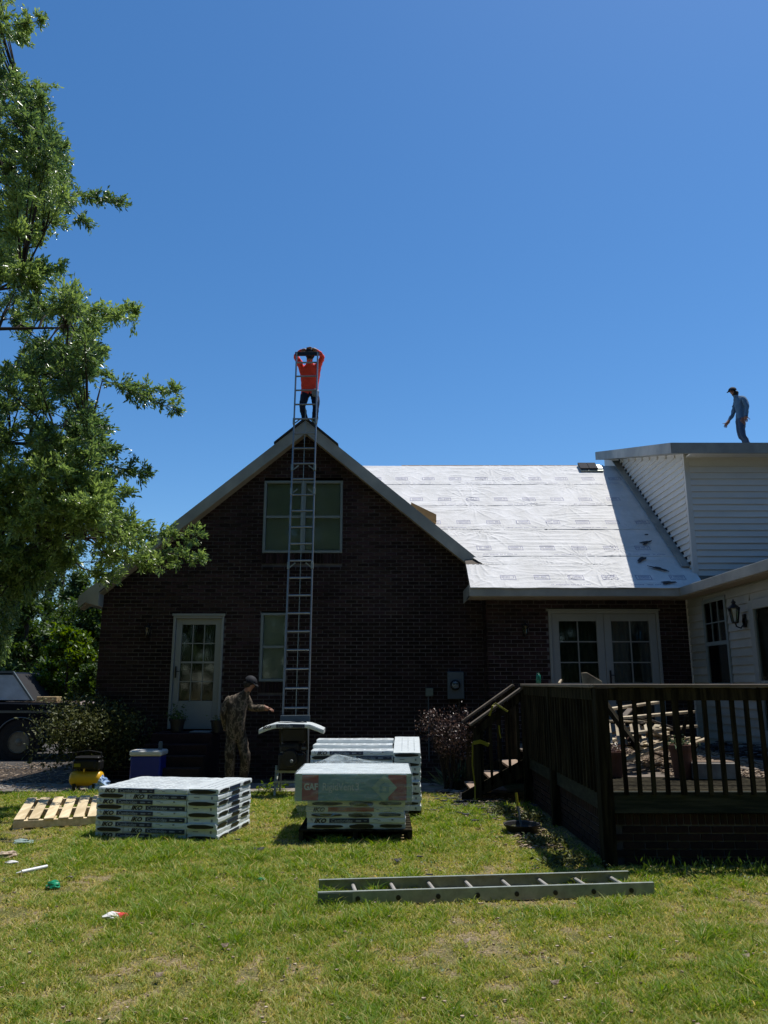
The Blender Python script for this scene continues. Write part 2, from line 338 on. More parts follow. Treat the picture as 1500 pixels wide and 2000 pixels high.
# ------------------------------------------------------------------ ground
g = MB()
for i in range(1): g.box(-500, 500, -200, 700, -0.5, 0.0)
lawn = struct(g.build('lawn', 'mulch'))
def groundmat():
    m, t, b = _nodes('lawn_soil'); N = t.nodes; L = t.links
    tc = N.new('ShaderNodeTexCoord')
    n1 = N.new('ShaderNodeTexNoise'); n1.inputs['Scale'].default_value = 0.9; n1.inputs['Detail'].default_value = 8; n1.inputs['Roughness'].default_value = 0.7
    n2 = N.new('ShaderNodeTexNoise'); n2.inputs['Scale'].default_value = 55; n2.inputs['Detail'].default_value = 5
    L.new(tc.outputs['Object'], n1.inputs[0]); L.new(tc.outputs['Object'], n2.inputs[0])
    r1 = N.new('ShaderNodeValToRGB'); n1.inputs['Scale'].default_value = 3.5; r1.color_ramp.elements[0].position = 0.42; r1.color_ramp.elements[1].position = 0.6
    r1.color_ramp.elements[0].color = (0.12, 0.12, 0.04, 1); r1.color_ramp.elements[1].color = (0.26, 0.20, 0.12, 1)
    r2 = N.new('ShaderNodeValToRGB'); r2.color_ramp.elements[0].position = 0.35; r2.color_ramp.elements[1].position = 0.7
    r2.color_ramp.elements[0].color = (0.45, 0.45, 0.45, 1); r2.color_ramp.elements[1].color = (1.5, 1.5, 1.4, 1)
    L.new(n1.outputs[0], r1.inputs[0]); L.new(n2.outputs[0], r2.inputs[0])
    mx = N.new('ShaderNodeMix'); mx.data_type = 'RGBA'; mx.blend_type = 'MULTIPLY'; mx.inputs[0].default_value = 1
    L.new(r1.outputs[0], mx.inputs[6]); L.new(r2.outputs[0], mx.inputs[7]); L.new(mx.outputs[2], b.inputs['Base Color'])
    b.inputs['Roughness'].default_value = 0.95; b.inputs['Specular IOR Level'].default_value = 0.1
    bp = N.new('ShaderNodeBump'); bp.inputs['Strength'].default_value = 0.8; bp.inputs['Distance'].default_value = 0.02
    L.new(n2.outputs[0], bp.inputs['Height']); L.new(bp.outputs[0], b.inputs['Normal'])
    return m
lawn.data.materials.clear(); lawn.data.materials.append(groundmat())
struct(MB().box(-16, 1.9, 12.35, 13.3, -0.05, 0.025).build('path', 'concrete', bevel=0.006))
struct(MB().box(-16, 2.0, 13.3, WY, -0.04, 0.012).build('planting_bed', 'shade_soil'))
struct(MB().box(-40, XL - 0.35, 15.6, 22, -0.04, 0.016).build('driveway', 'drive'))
struct(MB().box(-16, XL - 0.3, 14.0, 15.6, -0.04, 0.008).build('leaf_litter_bed', 'shade_soil'))

# ------------------------------------------------------------------ brick laying
BP, BC, BJ = 0.2055, 0.0675, 0.0145
BL, BH = BP - BJ, BC - BJ
def box_mesh(name, lx, ly, lz, mt, bev=0.002):
    o = MB().box(-lx / 2, lx / 2, -ly / 2, ly / 2, -lz / 2, lz / 2).build(name, mt, bevel=0)
    me = o.data; bpy.data.objects.remove(o); return me
def brick_rows(z0, z1, lims, openings, phase=0.0):
    """yield (xa, xb, za, zb) bricks and backing strips for a wall in its own x/z plane"""
    bricks, strips = [], []
    k0 = 0; z = z0
    while z < z1 - 0.005:
        zb = min(z + BC, z1); zm = (z + zb) / 2
        l, r = lims(zm); cuts = [(l, r)]
        for (a, b, c, d) in openings:
            if zb > c + 0.01 and z < d - 0.01:
                nc = []
                for (p, q) in cuts:
                    if b <= p or a >= q: nc.append((p, q)); continue
                    if a > p: nc.append((p, a))
                    if b < q: nc.append((b, q))
                cuts = nc
        for (p, q) in cuts:
            strips.append((p, q, z, zb))
            x = p + (BP / 2 if k0 % 2 else BP) + (0 if p == l else 0)
            # joints follow the wall's own bond
            n = math.floor((p - phase - (BP / 2 if k0 % 2 else 0)) / BP)
            x = phase + (BP / 2 if k0 % 2 else 0) + n * BP
            while x < q:
                xa, xb = max(p, x), min(q, x + BP)
                if xb - xa > 0.045: bricks.append((xa + BJ / 2, xb - BJ / 2, z + BJ / 2, zb - BJ / 2))
                x += BP
        z = zb; k0 += 1
    return bricks, strips

house = thing('brick_house', 'dark brick house with steep front gable and white felt covered roof', 'house', (0, 14, 0))
# openings (x0,x1,z0,z1) on the gable wall
p0, p1 = at(337, 1203, WY), at(437, 1424, WY)
door_op = (at(334, 1300, WY).x, at(434, 1300, WY).x, p1.z, p0.z)
q0, q1 = at(517, 939, WY), at(669, 1080, WY)
big_op = (q0.x, at(669, 1010, WY).x, q1.z, q0.z)
s0, s1 = at(509, 1197, WY), at(560, 1331, WY)
small_op = (at(508, 1260, WY).x, at(560, 1260, WY).x, s1.z, s0.z)
sol = 0.205
def lim_gable(z):
    zt = RZ - 0.14
    if z < 3.0: return XL, XR
    hw = (zt - z) / PITCHR
    return max(XL, RX - hw), min(XR, RX + max(hw, 0.02))
# soldier courses below the two windows
op_list = [door_op, big_op, small_op, (big_op[0], big_op[1], big_op[2] - sol + .005, big_op[2]), (small_op[0] - .01, small_op[1] + .01, small_op[2] - sol + .005, small_op[2])]
bricks, strips = brick_rows(0.0, RZ - 0.16, lim_gable, op_list, XL)
gw = MB()
for (a, b, c, d) in strips: gw.quad((a, WY + 0.003, c), (b, WY + 0.003, c), (b, WY + 0.003, d), (a, WY + 0.003, d))
for (a, b, c, d) in op_list[3:]: c -= .07; gw.quad((a, WY + 0.012, c), (b, WY + 0.012, c), (b, WY + 0.012, d), (a, WY + 0.012, d))
for (a, b, c, d) in op_list[:3]:   # reveals of the openings
    y0, y1 = WY + 0.003, WY + 0.14
    gw.quad((a, y0, c), (a, y1, c), (a, y1, d), (a, y0, d)); gw.quad((b, y0, c), (b, y1, c), (b, y1, d), (b, y0, d))
    gw.quad((a, y0, d), (b, y0, d), (b, y1, d), (a, y1, d)); gw.quad((a, y0, c), (b, y0, c), (b, y1, c), (a, y1, c))
gw.quad((XL, WY + .01, 0), (XL, WY + 9, 0), (XL, WY + 9, 3.3), (XL, WY + .01, 3.3))
gable_wall = gw.build('gable_wall', 'mortar', house, fixn=False)
# recessed wall on the right, with its short return
RX0 = at(952, 1250, WR).x
f0, f1 = at(1070, 1193, WR), at(1285, 1193, WR)
french_op = (f0.x, f1.x, DECKZ, f0.z)
rb, rs_ = brick_rows(0.0, 3.05, lambda z: (RX0, WX), [french_op], RX0)
rw = MB()
for (a, b, c, d) in rs_: rw.quad((a, WR + 0.003, c), (b, WR + 0.003, c), (b, WR + 0.003, d), (a, WR + 0.003, d))
rw.quad((RX0 + .008, WR, 0), (RX0 + .008, WY + .01, 0), (RX0 + .008, WY + .01, 3.2), (RX0 + .008, WR, 3.2))
rw.quad((XR, WY + .011, 0), (RX0 + .01, WY + .011, 0), (RX0 + .01, WY + .011, 3.2), (XR, WY + .011, 3.2))
side_wall = rw.build('recessed_wall', 'mortar', house, fixn=False)
full = box_mesh('brick', BL, 0.03, BH, 'brick')
cand = []
for (w_, Y, lst, wall) in (('g', WY, bricks, gable_wall), ('r', WR, rb, side_wall)):
    for q in lst: cand.append((q, Y, wall))
def vis(c):
    (a, b, cz, d), Y, wall = c
    xm, zm = (a + b) / 2, (cz + d) / 2
    if b - a < BL - 0.005 or d - cz < BH - .005: return 1e9
    if Y == WR and zm < 1.66: return 1e9
    if zm < 1.0: return 1e9
    if Y == WY and xm > 1.5 and zm < 3.4 and False: return 1e9
    return xm * xm + Y * Y + (zm - EYE) ** 2
cand.sort(key=vis)
single, rest = cand[:300], cand[300:]
for (q, Y, wall) in single:
    inst('brick', full, wall, ((q[0] + q[1]) / 2, Y + random.uniform(-.0015, .0015) + .015 - .008, (q[2] + q[3]) / 2), (random.uniform(-.01, .01), 0, random.uniform(-.006, .006)))
for wall in (gable_wall, side_wall):
    mb = MB()
    for (q, Y, w2) in rest:
        if w2 is wall:
            j = random.uniform(-.0015, .0015)
            mb.box(q[0], q[1], Y - 0.008 + j, Y + 0.02, q[2], q[3])
    if wall is gable_wall:
        for (a, b, c, d) in op_list[3:]:
            n = int(round((b - a) / BC)); st = (b - a) / n
            for i in range(n): mb.box(a + i * st + .005, a + (i + 1) * st - .005, WY - 0.014, WY + .02, c + .005, d - .012)
    else:
        z = 0; k = 0
        while z < 3.1:   # return face
            for y0 in ([WR - .008, WR + .2, WR + .41] if k % 2 else [WR - .008, WR + .1, WR + .305]):
                mb.box(RX0 - .008, RX0 + .02, y0, min(WY, y0 + .19), z + .005, z + BC - .005)
            z += BC; k += 1
    stuff(mb.build('brickwork', 'brick', wall, fixn=False))
# unseen remainder of the shell keeps the rooms dark
sh = MB()
sh.quad((XL, 23, 0), (WX + 5, 23, 0), (WX + 5, 23, 3.2), (XL, 23, 3.2))
sh.quad((XL + .01, WY + .2, 0.02), (XR, WY + .2, 0.02), (XR, 23, 0.02), (XL, 23, 0.02))
sh.build('back_wall', 'mortar', house, fixn=False)
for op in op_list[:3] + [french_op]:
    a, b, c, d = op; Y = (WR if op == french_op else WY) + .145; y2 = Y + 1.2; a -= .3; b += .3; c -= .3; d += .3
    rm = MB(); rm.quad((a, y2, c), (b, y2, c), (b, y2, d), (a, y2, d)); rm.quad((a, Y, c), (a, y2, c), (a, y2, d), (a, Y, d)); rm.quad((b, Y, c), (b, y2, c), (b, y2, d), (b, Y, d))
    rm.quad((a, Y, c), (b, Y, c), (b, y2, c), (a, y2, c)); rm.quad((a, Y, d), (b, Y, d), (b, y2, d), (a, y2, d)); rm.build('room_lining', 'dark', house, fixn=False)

# ------------------------------------------------------------------ roofs
TH = 0.12
def slope_quad_prism(xa, za, xb, zb, y0, y1, th, mt, name, parent=house):
    return MB().prism([(xa, y0, za), (xb, y0, zb), (xb, y0, zb - th), (xa, y0, za - th)], (0, y1 - y0, 0)).build(name, mt, parent)
LXE = at(155, 1165, RAKE).x; LZE = RZ - (RX - LXE) * PITCHR
RXE = at(946, 1100, RAKE).x; RZE = RZ - (RXE - RX) * PITCHR
gr = MB()
gr.prism([(LXE, RAKE + .022, LZE), (RX, RAKE + .022, RZ), (RXE, RAKE + .022, RZE), (RXE, RAKE + .022, RZE - TH), (RX, RAKE + .022, RZ - TH), (LXE, RAKE + .022, LZE - TH)], (0, .5, 0))
groof = gr.build('gable_roof', 'soffit', house)
# deck of the gable roof behind, dying into the main roof
g2 = MB()
g2.prism([(LXE, RAKE + .5, LZE), (RX, RAKE + .5, RZ), (RX, RAKE + .5, RZ - TH), (LXE, RAKE + .5, LZE - TH)], (0, 9, 0))
yv = lambda z: EAVE_Y + (z - EAVE_Z) / PITCHR
g2.add([(RX, RAKE + .5, RZ), (RXE, RAKE + .5, RZE), (RXE, max(RAKE + .52, yv(RZE)), RZE), (RX, yv(RZ), RZ)], [(0, 1, 2, 3)])
g2.build('rear_gable_roof', 'trim', house)
rk = MB()
bw = 0.21
rk.prism([(LXE - .01, RAKE, LZE + .015), (RX, RAKE, RZ + .015), (RX, RAKE, RZ - bw * 1.15), (LXE - .01, RAKE, LZE - bw * 1.15 + .05)], (0, 0.02, 0))
rk.build('rake_board', 'trim', house)
rk = MB()
rk.prism([(RX + .002, RAKE - .002, RZ + .015), (RXE + .01, RAKE - .002, RZE + .015), (RXE - .02, RAKE - .002, RZE - bw * 1.0 + .12), (RXE - .22, RAKE - .002, RZE - .06), (RX + .002, RAKE - .002, RZ - bw * 1.15)], (0, 0.02, 0))
rk.build('rake_board', 'trim', house)
# soffits under both rakes (boxes between rake board and wall)
sf = MB()
d_ = 0.19
sf.prism([(LXE + .02, RAKE + .02, LZE - d_), (RX, RAKE + .02, RZ - d_), (RX, RAKE + .02, RZ - d_ - .03), (LXE + .02, RAKE + .02, LZE - d_ - .03)], (0, WY - RAKE - .02, 0))
sf.prism([(RX, RAKE + .02, RZ - d_), (RXE - .03, RAKE + .02, RZE - d_ + .04), (RXE - .03, RAKE + .02, RZE - d_), (RX, RAKE + .02, RZ - d_ - .03)], (0, WY - RAKE - .02, 0))
sf.build('rake_soffit', 'soffit', house)
# boxed eave return at the left corner
zb_ = at(155, 1180, RAKE).z - .03
ev = MB()
ev.prism([(LXE - .02, RAKE + .004, zb_ + .09), (LXE - .02, RAKE + .004, LZE - .02), (XL + .02, RAKE + .004, LZE + (XL - LXE) * PITCHR - .1), (XL + .02, RAKE + .004, zb_)], (0, .24, 0))
ev.prism([(LXE - .02, RAKE + .246, zb_ + .09), (LXE - .02, RAKE + .246, LZE), (XL, RAKE + .246, LZE + (XL - LXE) * PITCHR - .1), (XL, RAKE + .246, zb_)], (0, 8, 0))
ev.build('eave_return', 'trim', house, bevel=0.004)
ev = MB(); ev.box(RXE - .27, RXE - .01, RAKE + .02, RAKE + .25, RZE - .13, RZE - .07)
ev.build('eave_return', 'trim', house)
# dark shingle cap at the peak
sc = MB()
for sgn, ln in ((-1, .58), (1, .62)):
    a = (RX, RAKE - .03, RZ + .03); b = (RX + sgn * ln, RAKE - .03, RZ + .03 - ln * PITCHR)
    sc.prism([a, b, (b[0], b[1], b[2] + .035), (a[0], a[1], a[2] + .045)], (0, .35, 0))
sc.build('ridge_cap', 'shingle', house)

# main roof deck
NS = 5
def main_xl(z):
    return 1.46 if z < RZE - 0.02 else RX + (RZ - z) / PITCHR - 0.06
md = MB()
md.prism([(1.46, EAVE_Y + .02, EAVE_Z - .01), (1.46, RIDGE_Y, 6.46), (1.46, RIDGE_Y + 5.5, 2.1), (1.46, RIDGE_Y + 5.4, 2.0), (1.46, RIDGE_Y, 6.3), (1.46, EAVE_Y + .02, EAVE_Z - .12)], (9.5, 0, 0))
md.add([(RX, RIDGE_Y, 6.46), (1.46, RIDGE_Y, 6.46), (1.46, RIDGE_Y + 5.5, 2.1), (LXE, RIDGE_Y + 5.5, 2.1), (RX, yv(RZ), RZ)], [(0, 1, 2, 3)])
md.build('main_roof', 'wood_top', house, fixn=False)
_pr = random.Random(5)
PINCH = [[(_pr.uniform(1.3, 5.2), _pr.choice((0.02, .98, _pr.uniform(.2, .8))), _pr.uniform(.25, .6), _pr.uniform(9, 17), _pr.uniform(0, 6)) for _ in range(7)] + [(1.9 + _pr.uniform(-.3, .5), .9, .7, 13, 1)] for k in range(6)]
def wrinkle(u, v, k):   # u metres along, v metres above the strip's lower edge
    a = noise.noise(Vector((u * .8, v * 1.2, k * 2.3)))
    r1 = 1 - abs(noise.noise(Vector((u * .9 + a, v * 7, k * 3.1)))) * 3.2       # long level creases
    r2 = 1 - abs(noise.noise(Vector((u * 3.2 + v * 2.4, v * 3.5 - u * 2.2, k * 5.5)))) * 3.4
    h = 0.010 * max(0, r1) ** 2 * max(0, min(1, .35 + a * 2)) + 0.006 * max(0, r2) ** 3 * max(0, min(1, .3 - a * 2)) + .0012 * noise.noise(Vector((u * 9, v * 9, k)))
    for (pu, pv, R0, fq, ph) in PINCH[k]:
        du, dv = u - pu, v - pv; r = math.hypot(du, dv)
        if r < R0 * 1.6:
            th = math.atan2(dv, du); w_ = math.exp(-(r / R0) ** 2 * 1.6) * min(1, r / .06)
            h += .010 * w_ * max(0, math.cos(th * fq + ph + 2.0 * noise.noise(Vector((u * 3, v * 3, 7))))) ** 3
    return h
M['felt'] = mat('white_roof_underlayment', (0.66, 0.65, 0.62), 0.7, 0.06, 2.5, 0.5, 26, col2=(0.69, 0.68, 0.66), stretch=(1, 1, 1), bdist=0.010, spec=.15)
SL = math.hypot(RIDGE_Y - EAVE_Y, 6.47 - EAVE_Z)
def roofpt(x, s, h=0):   # s metres up the slope from the eave, h off the surface
    c, d = 1 / math.hypot(1, PITCHR), PITCHR / math.hypot(1, PITCHR)
    return (x, EAVE_Y + s * c - h * d, EAVE_Z + s * d + h * c)
XE = DX + 0.03
def strip_h(k, x, s):
    sA, sB = k * SL / NS - (0.0 if k else 0.03), (k + 1) * SL / NS + (0.1 if k < NS - 1 else -0.01)
    return 0.004 + (1 - (s - sA) / (sB - sA)) * 0.0045 + wrinkle(x, s - sA, k)
def felt_top(x, s):
    k = min(NS - 1, max(0, int(s / (SL / NS)))); h = strip_h(k, x, s)
    if k and s - k * SL / NS < .1: h = max(h, strip_h(k - 1, x, s))
    return roofpt(x, s, h + .0022)
for k in range(NS):
    sA, sB = k * SL / NS - (0.0 if k else 0.03), (k + 1) * SL / NS + (0.1 if k < NS - 1 else -0.01)
    nu, nv = 330, 60
    vs = []; fs = []
    for j in range(nv + 1):
        s = sA + (sB - sA) * j / nv
        zz = roofpt(0, s)[2]; xl = main_xl(zz)
        for i in range(nu + 1):
            x = xl + (XE - xl) * i / nu
            edge = 0.005 if j else 0.002
            h = strip_h(k, x, s)
            if k == 0 and j == 0: s_ = s + .012 * noise.noise(Vector((x * 2, 3, 1)))
            else: s_ = s + (.018 * noise.noise(Vector((x * .8, k * 3.1, 1))) if j == 0 else 0)
            vs.append(roofpt(x, s_, h))
    for j in range(nv):
        for i in range(nu):
            a = j * (nu + 1) + i; fs.append((a, a + 1, a + nu + 2, a + nu + 1))
    # turned-down front lip gives the sheet its edge
    o = len(vs); vs += [(v[0], v[1] + .002, v[2] - .005) for v in vs[:nu + 1]]
    for i in range(nu): fs.append((o + i, o + i + 1, i + 1, i))
    MB().add(vs, fs).build('underlayment_strip', 'felt', house, smooth=True, fixn=False)
# printed marks of the underlayment: framed emblem and a thin line of print
pr = MB()
def rectp(x0_, x1_, s0_, s1_):
    n_ = max(1, int((x1_ - x0_) / .02)); m_ = max(1, int((s1_ - s0_) / .025))
    for i in range(n_):
        for j in range(m_):
            a, b, c, d = x0_ + (x1_ - x0_) * i / n_, x0_ + (x1_ - x0_) * (i + 1) / n_, s0_ + (s1_ - s0_) * j / m_, s0_ + (s1_ - s0_) * (j + 1) / m_
            pr.quad(felt_top(a, c), felt_top(b, c), felt_top(b, d), felt_top(a, d))
def mark(x, s, sc=1.0):
    W, H, t = .135 * sc, .075 * sc, .013
    hh = 0.036
    def rect(a, b, c, d): rectp(x + a, x + b, s + c, s + d)
    rect(-W, W, -H, -H + t); rect(-W, W, H - t, H); rect(-W, -W + t, -H + t, H - t); rect(W - t, W, -H + t, H - t)
    for i in range(9):
        a = -W * .8 + i * W * .18
        if random.random() < .85: rect(a, a + W * .10, -H * .1 + random.uniform(-.01, .005), H * .6)
    for i in range(7):
        a = -W * .7 + i * W * .2
        rect(a, a + W * .15, -H * .6, -H * .6 + .010)
M['print'] = mat('faint_purple_print', (0.27, 0.27, 0.37), 0.6, 0.15, 6, 0)
for k in range(NS):
    for (so_, off) in ((0.30, 0.0 if k % 2 else .3),):
        s = k * SL / NS + so_
        if s > SL - .1: continue
        xl = main_xl(roofpt(0, s)[2]) + .2
        x = 1.75 + off - 4
        while x < XE - .2:
            if x > xl: mark(x, s)
            x += .585
        x = 1.3 + off * .5 + k * .4 - 4
        while x < XE - .9:
            if x > xl:
                for i in range(26):
                    if random.random() < .8: 
                        a = x + i * .026; b_ = a + .017
                        rectp(a, b_, s - .24, s - .218)
            x += 1.35
stuff(pr.build('underlayment_print', 'print', house, fixn=False))
# eave gutter board
MB().box(1.44, WX - .26, EAVE_Y - .01, EAVE_Y + .012, EAVE_Z - .15, EAVE_Z - .005).build('fascia', 'trim', house, bevel=.004)
MB().box(1.44, WX - .26, EAVE_Y + .014, WR + .02, EAVE_Z - .165, EAVE_Z - .135).build('soffit', 'soffit', house)
MB().box(1.44, 1.455, EAVE_Y + .014, WY, EAVE_Z - .17, EAVE_Z + .05).build('eave_end', 'trim', house)
# ridge: exposed rusty decking strip
MB().prism([roofpt(0.4, SL - .01, .005), roofpt(0.4, SL + .01, .012), roofpt(.4, SL + .02, .0), roofpt(.4, SL - .02, .0)], (4.6, 0, 0)).build('ridge_board', 'plywood', house)

# ------------------------------------------------------------------ upper storey with shed roof, and wing
upper = thing('sided_upper_storey', 'white vinyl sided upper storey with low shed roof above the felt covered slope', 'house extension', (DX, DF, 3.2))
UZ = 5.72
def uz(y): return UZ + SH * (y - DF)
ub = MB()
ub.prism([(DX, DF, 3.2), (DX, 18.2, 3.2), (DX, 18.2, uz(18.2)), (DX, DF, UZ)], (6, 0, 0)); ub.build('wall', 'siding', upper)
EXP = 0.117
z = 3.45; k = 0
front_b = uz(DF)
while z < UZ - .02:
    zt = min(z + EXP, UZ - .005)
    # front planks, thin wedge profile: proud at the bottom
    MB().prism([(DX + .06, DF - .024, z), (DX + .06, DF - .001, z), (DX + .06, DF - .001, zt), (DX + .06, DF - .004, zt)], (5.9, 0, 0)).build('plank', 'siding', upper)
    z += EXP
z = 3.6
while z < uz(17.6):
    zt = z + EXP
    y0 = DF + .05 if zt < UZ else DF + (zt - UZ) / SH + .02
    y1 = min(18.1, yv(z) + .05)
    if y1 - y0 > .08:
        MB().prism([(DX - .034, y0, z), (DX - .001, y0, z), (DX - .001, y0, zt), (DX - .004, y0, zt)], (0, y1 - y0, 0)).build('plank', 'siding', upper)
    z += EXP
MB().box(DX - .02, DX + .07, DF - .022, DF + .06, 3.3, UZ).build('corner_post', 'siding', upper)
# shed roof with rake on the left and eave in front
OX, OY = DX - .32, DF - .28
rz_ = lambda y: UZ + .10 + SH * (y - DF)
MB().prism([(OX, OY, rz_(OY)), (OX, 17.75, rz_(17.75)), (OX, 17.75, rz_(17.75) + .05), (OX, OY, rz_(OY) + .05)], (8, 0, 0)).build('shed_roof', 'shingle', upper)
MB().prism([(OX - .022, OY - .02, rz_(OY) + .045), (OX - .022, 17.75, rz_(17.75) + .045), (OX - .022, 17.75, rz_(17.75) - .15), (OX - .022, OY - .02, rz_(OY) - .15)], (.02, 0, 0)).build('rake_board', 'trim', upper)
MB().box(OX, OX + 8, OY - .022, OY - .002, rz_(OY) - .15, rz_(OY) + .045).build('fascia', 'trim', upper)
MB().prism([(OX, OY, rz_(OY) - .15), (OX, 17.7, rz_(17.7) - .15), (OX, 17.7, rz_(17.7) - .12), (OX, OY, rz_(OY) - .12)], (DX - OX + .02, 0, 0)).build('soffit', 'trim', upper)
MB().box(DX + .02, OX + 8, OY, DF, rz_(OY) - .15, rz_(OY) - .12).build('soffit', 'siding', upper)
# flashing board along the roof slope
fl = MB()
a_, b_ = roofpt(DX - .15, .75, .05), roofpt(DX - .15, SL + .3, .05)
fl.prism([roofpt(DX - .17, .62, .03), roofpt(DX - .17, SL + .2, .03), roofpt(DX - .17, SL + .2, .05), roofpt(DX - .17, .62, .05)], (.15, 0, 0))
fl.build('flashing_board', 'trim', upper)
fl = MB(); fl.prism([roofpt(DX - .02, .62, .02), roofpt(DX - .02, SL + .2, .02), roofpt(DX - .02, SL + .2, .09), roofpt(DX - .02, .62, .09)], (.01, 0, 0)); fl.build('step_flashing', 'black', upper)

wing = thing('sided_wing', 'single storey wing with dirty white siding, a window, a lantern and a storm door', 'house wing', (WX, 11, 0))
WYN = 8.6
wb = MB(); wb.box(WX, WX + 6, WYN, WR - .002, 0.0, 3.12)
w_op = (atx(1422, 1250, WX).y - .02, atx(1383, 1250, WX).y, atx(1400, 1334, WX).z, atx(1385, 1178, WX).z)
w_open = [w_op]
dY1 = atx(1474, 1250, WX).y; dY0 = dY1 - 1.02
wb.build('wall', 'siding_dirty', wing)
z = DECKZ
while z < 3.02:
    zt = min(z + .125, 3.04)
    segs = [(WYN, WR - .06)]
    for (a, b, c, d) in ((w_op[0] - .07, w_op[1] + .07, w_op[2] - .07, w_op[3] + .06), (dY0 - .02, dY1 + .02, 0, 2.85)):
        if zt > c and z < d:
            ns_ = []
            for (p, q) in segs:
                if b <= p or a >= q: ns_.append((p, q)); continue
                if a > p: ns_.append((p, a))
                if b < q: ns_.append((b, q))
            segs = ns_
    for (p, q) in segs:
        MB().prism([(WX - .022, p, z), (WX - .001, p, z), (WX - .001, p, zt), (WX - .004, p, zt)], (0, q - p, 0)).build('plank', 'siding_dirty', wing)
    z += .125
MB().box(WX - .02, WX - .001, WR - .06, WR - .004, DECKZ, 3.05).build('corner_post', 'siding', wing)
WEX = WX - .27
MB().box(WEX - .012, WEX + .01, WYN - .3, EAVE_Y + .013, EAVE_Z - .15, EAVE_Z - .003).build('fascia', 'trim', wing, bevel=.004)
MB().box(WEX + .012, WX + .01, WYN - .3, WR, EAVE_Z - .165, EAVE_Z - .135).build('soffit', 'soffit', wing)
MB().prism([(WEX, WYN - .3, EAVE_Z), (WX + 6, WYN - .3, EAVE_Z + 1.3), (WX + 6, WYN - .3, EAVE_Z + 1.15), (WEX, WYN - .3, EAVE_Z - .1)], (0, DF - WYN + .28, 0)).build('roof', 'shingle', wing)
# wing window
wo_ = MB(); a, b, c, d = w_op
x0, x1 = WX - .035, WX - .002
fr = MB()
for (ya, yb, za, zb2) in ((a - .06, a, c - .06, d + .06), (b, b + .06, c - .06, d + .06), (a, b, d, d + .06), (a, b, c - .06, c)):
    fr.box(x0, x1, ya, yb, za, zb2)
wf = fr.build('window', 'frame', wing, bevel=.003)
zm = (c + d) / 2 - .02
MB().box(x0 + .004, x1, a, b, zm - .03, zm + .03).build('meeting_rail', 'frame', wf)
mu = MB()
for i in (1, 2): mu.box(x0 + .01, x1 - .006, a + (b - a) * i / 3 - .008, a + (b - a) * i / 3 + .008, zm + .03, d)
mu.box(x0 + .012, x1 - .006, a, b, (zm + d) / 2 - .008, (zm + d) / 2 + .008); mu.build('muntin', 'frame', wf)
MB().box(WX - .016, WX - .012, a, b, zm, d).build('pane', glassmat('reflecting_pane', (0.5, .55, .5), .03), wf)
MB().box(WX - .016, WX - .012, a, b, c, zm).build('pane', 'glass', wf)
MB().box(WX - .009, WX - .004, a, b, c, zm).build('screen', 'dark', wf)
cu = MB()
for i in range(14):
    y = a + (b - a) * i / 14; cu.box(WX - .011 + (i % 2) * .003, WX - .0055 + (i % 2) * .0005, y, y + (b - a) / 14 * .9, zm, d)
cu.build('curtain', 'curtain', wf)
# storm door of the wing
sdr = MB(); zt = 2.78
for (ya, yb, za, zb2) in ((dY0, dY0 + .13, DECKZ, zt), (dY1 - .13, dY1, DECKZ, zt), (dY0 + .13, dY1 - .13, zt - .13, zt), (dY0 + .13, dY1 - .13, DECKZ, DECKZ + .35)):
    sdr.box(WX - .05, WX - .002, ya, yb, za, zb2)
wd = sdr.build('storm_door', 'white', wing, bevel=.003)
MB().box(WX - .02, WX - .015, dY0 + .13, dY1 - .13, DECKZ + .35, zt - .13).build('pane', 'glass', wd)
MB().box(WX - .008, WX - .004, dY0 + .13, dY1 - .13, DECKZ + .35, zt - .13).build('dark_opening', 'dark', wd)
MB().box(WX - .04, WX - .02, dY0 + .13, dY1 - .13, 1.62, 1.66).build('mid_rail', 'white', wd)
hd = MB(); hd.box(WX - .075, WX - .05, dY1 - .07, dY1 - .045, 1.35, 1.60); hd.build('handle', 'black', wd, bevel=.005)

# wall lanterns
def lantern(loc, rz, label, sc=1.0):
    t = thing('wall_lantern', label, 'lantern', loc, rz, 'wall lanterns')
    # local: wall at +y side, lantern hangs towards -y
    b = MB(); b.lathe([(.045, 0), (.05, .01), (.03, .02)], (0, -.02, -.02), 12, axis='y'); b.box(-.03, .03, -.02, 0, -.09, .06)
    b.tube([(0, -.02, -.05), (0, -.06, -.10), (0, -.11, -.08), (0, -.12, -.04)], .009, 6); b.build('bracket', 'black', t, world=False, smooth=False)
    cg = MB()
    for k in range(6):
        a = k * math.pi / 3; cg.tube([(.035 * math.cos(a), -.12 + .035 * math.sin(a), -.03), (.062 * math.cos(a), -.12 + .062 * math.sin(a), .13)], .005, 4)
    cg.lathe([(.03, -.045), (.04, -.03), (.036, -.025)], (0, -.12, 0), 6); cg.build('cage', 'black', t, world=False)
    ca = MB(); ca.lathe([(.075, .13), (.03, .17), (.018, .185), (.028, .20), (.01, .225), (.004, .24)], (0, -.12, 0), 6); ca.build('cap', 'black', t, world=False)
    gl = MB(); gl.lathe([(.033, -.025), (.058, .13)], (0, -.12, 0), 6); gl.build('glass_shade', 'glass', t, world=False)
    t.scale = (sc, sc, sc)
    return t
lp = atx(1458, 1210, WX)
lantern((WX - .018, lp.y, lp.z), R(-90), 'black lantern on the white siding between the window and the storm door', 1.25)
lp = at(291, 1238, WY); lantern((lp.x, WY - .01, lp.z), 0, 'small dark lantern on the brick wall left of the glazed front door', .8)
lp = at(1024, 1236, WR); lantern((lp.x, WR - .01, lp.z), 0, 'dim lantern on the brick wall left of the french doors', .85)

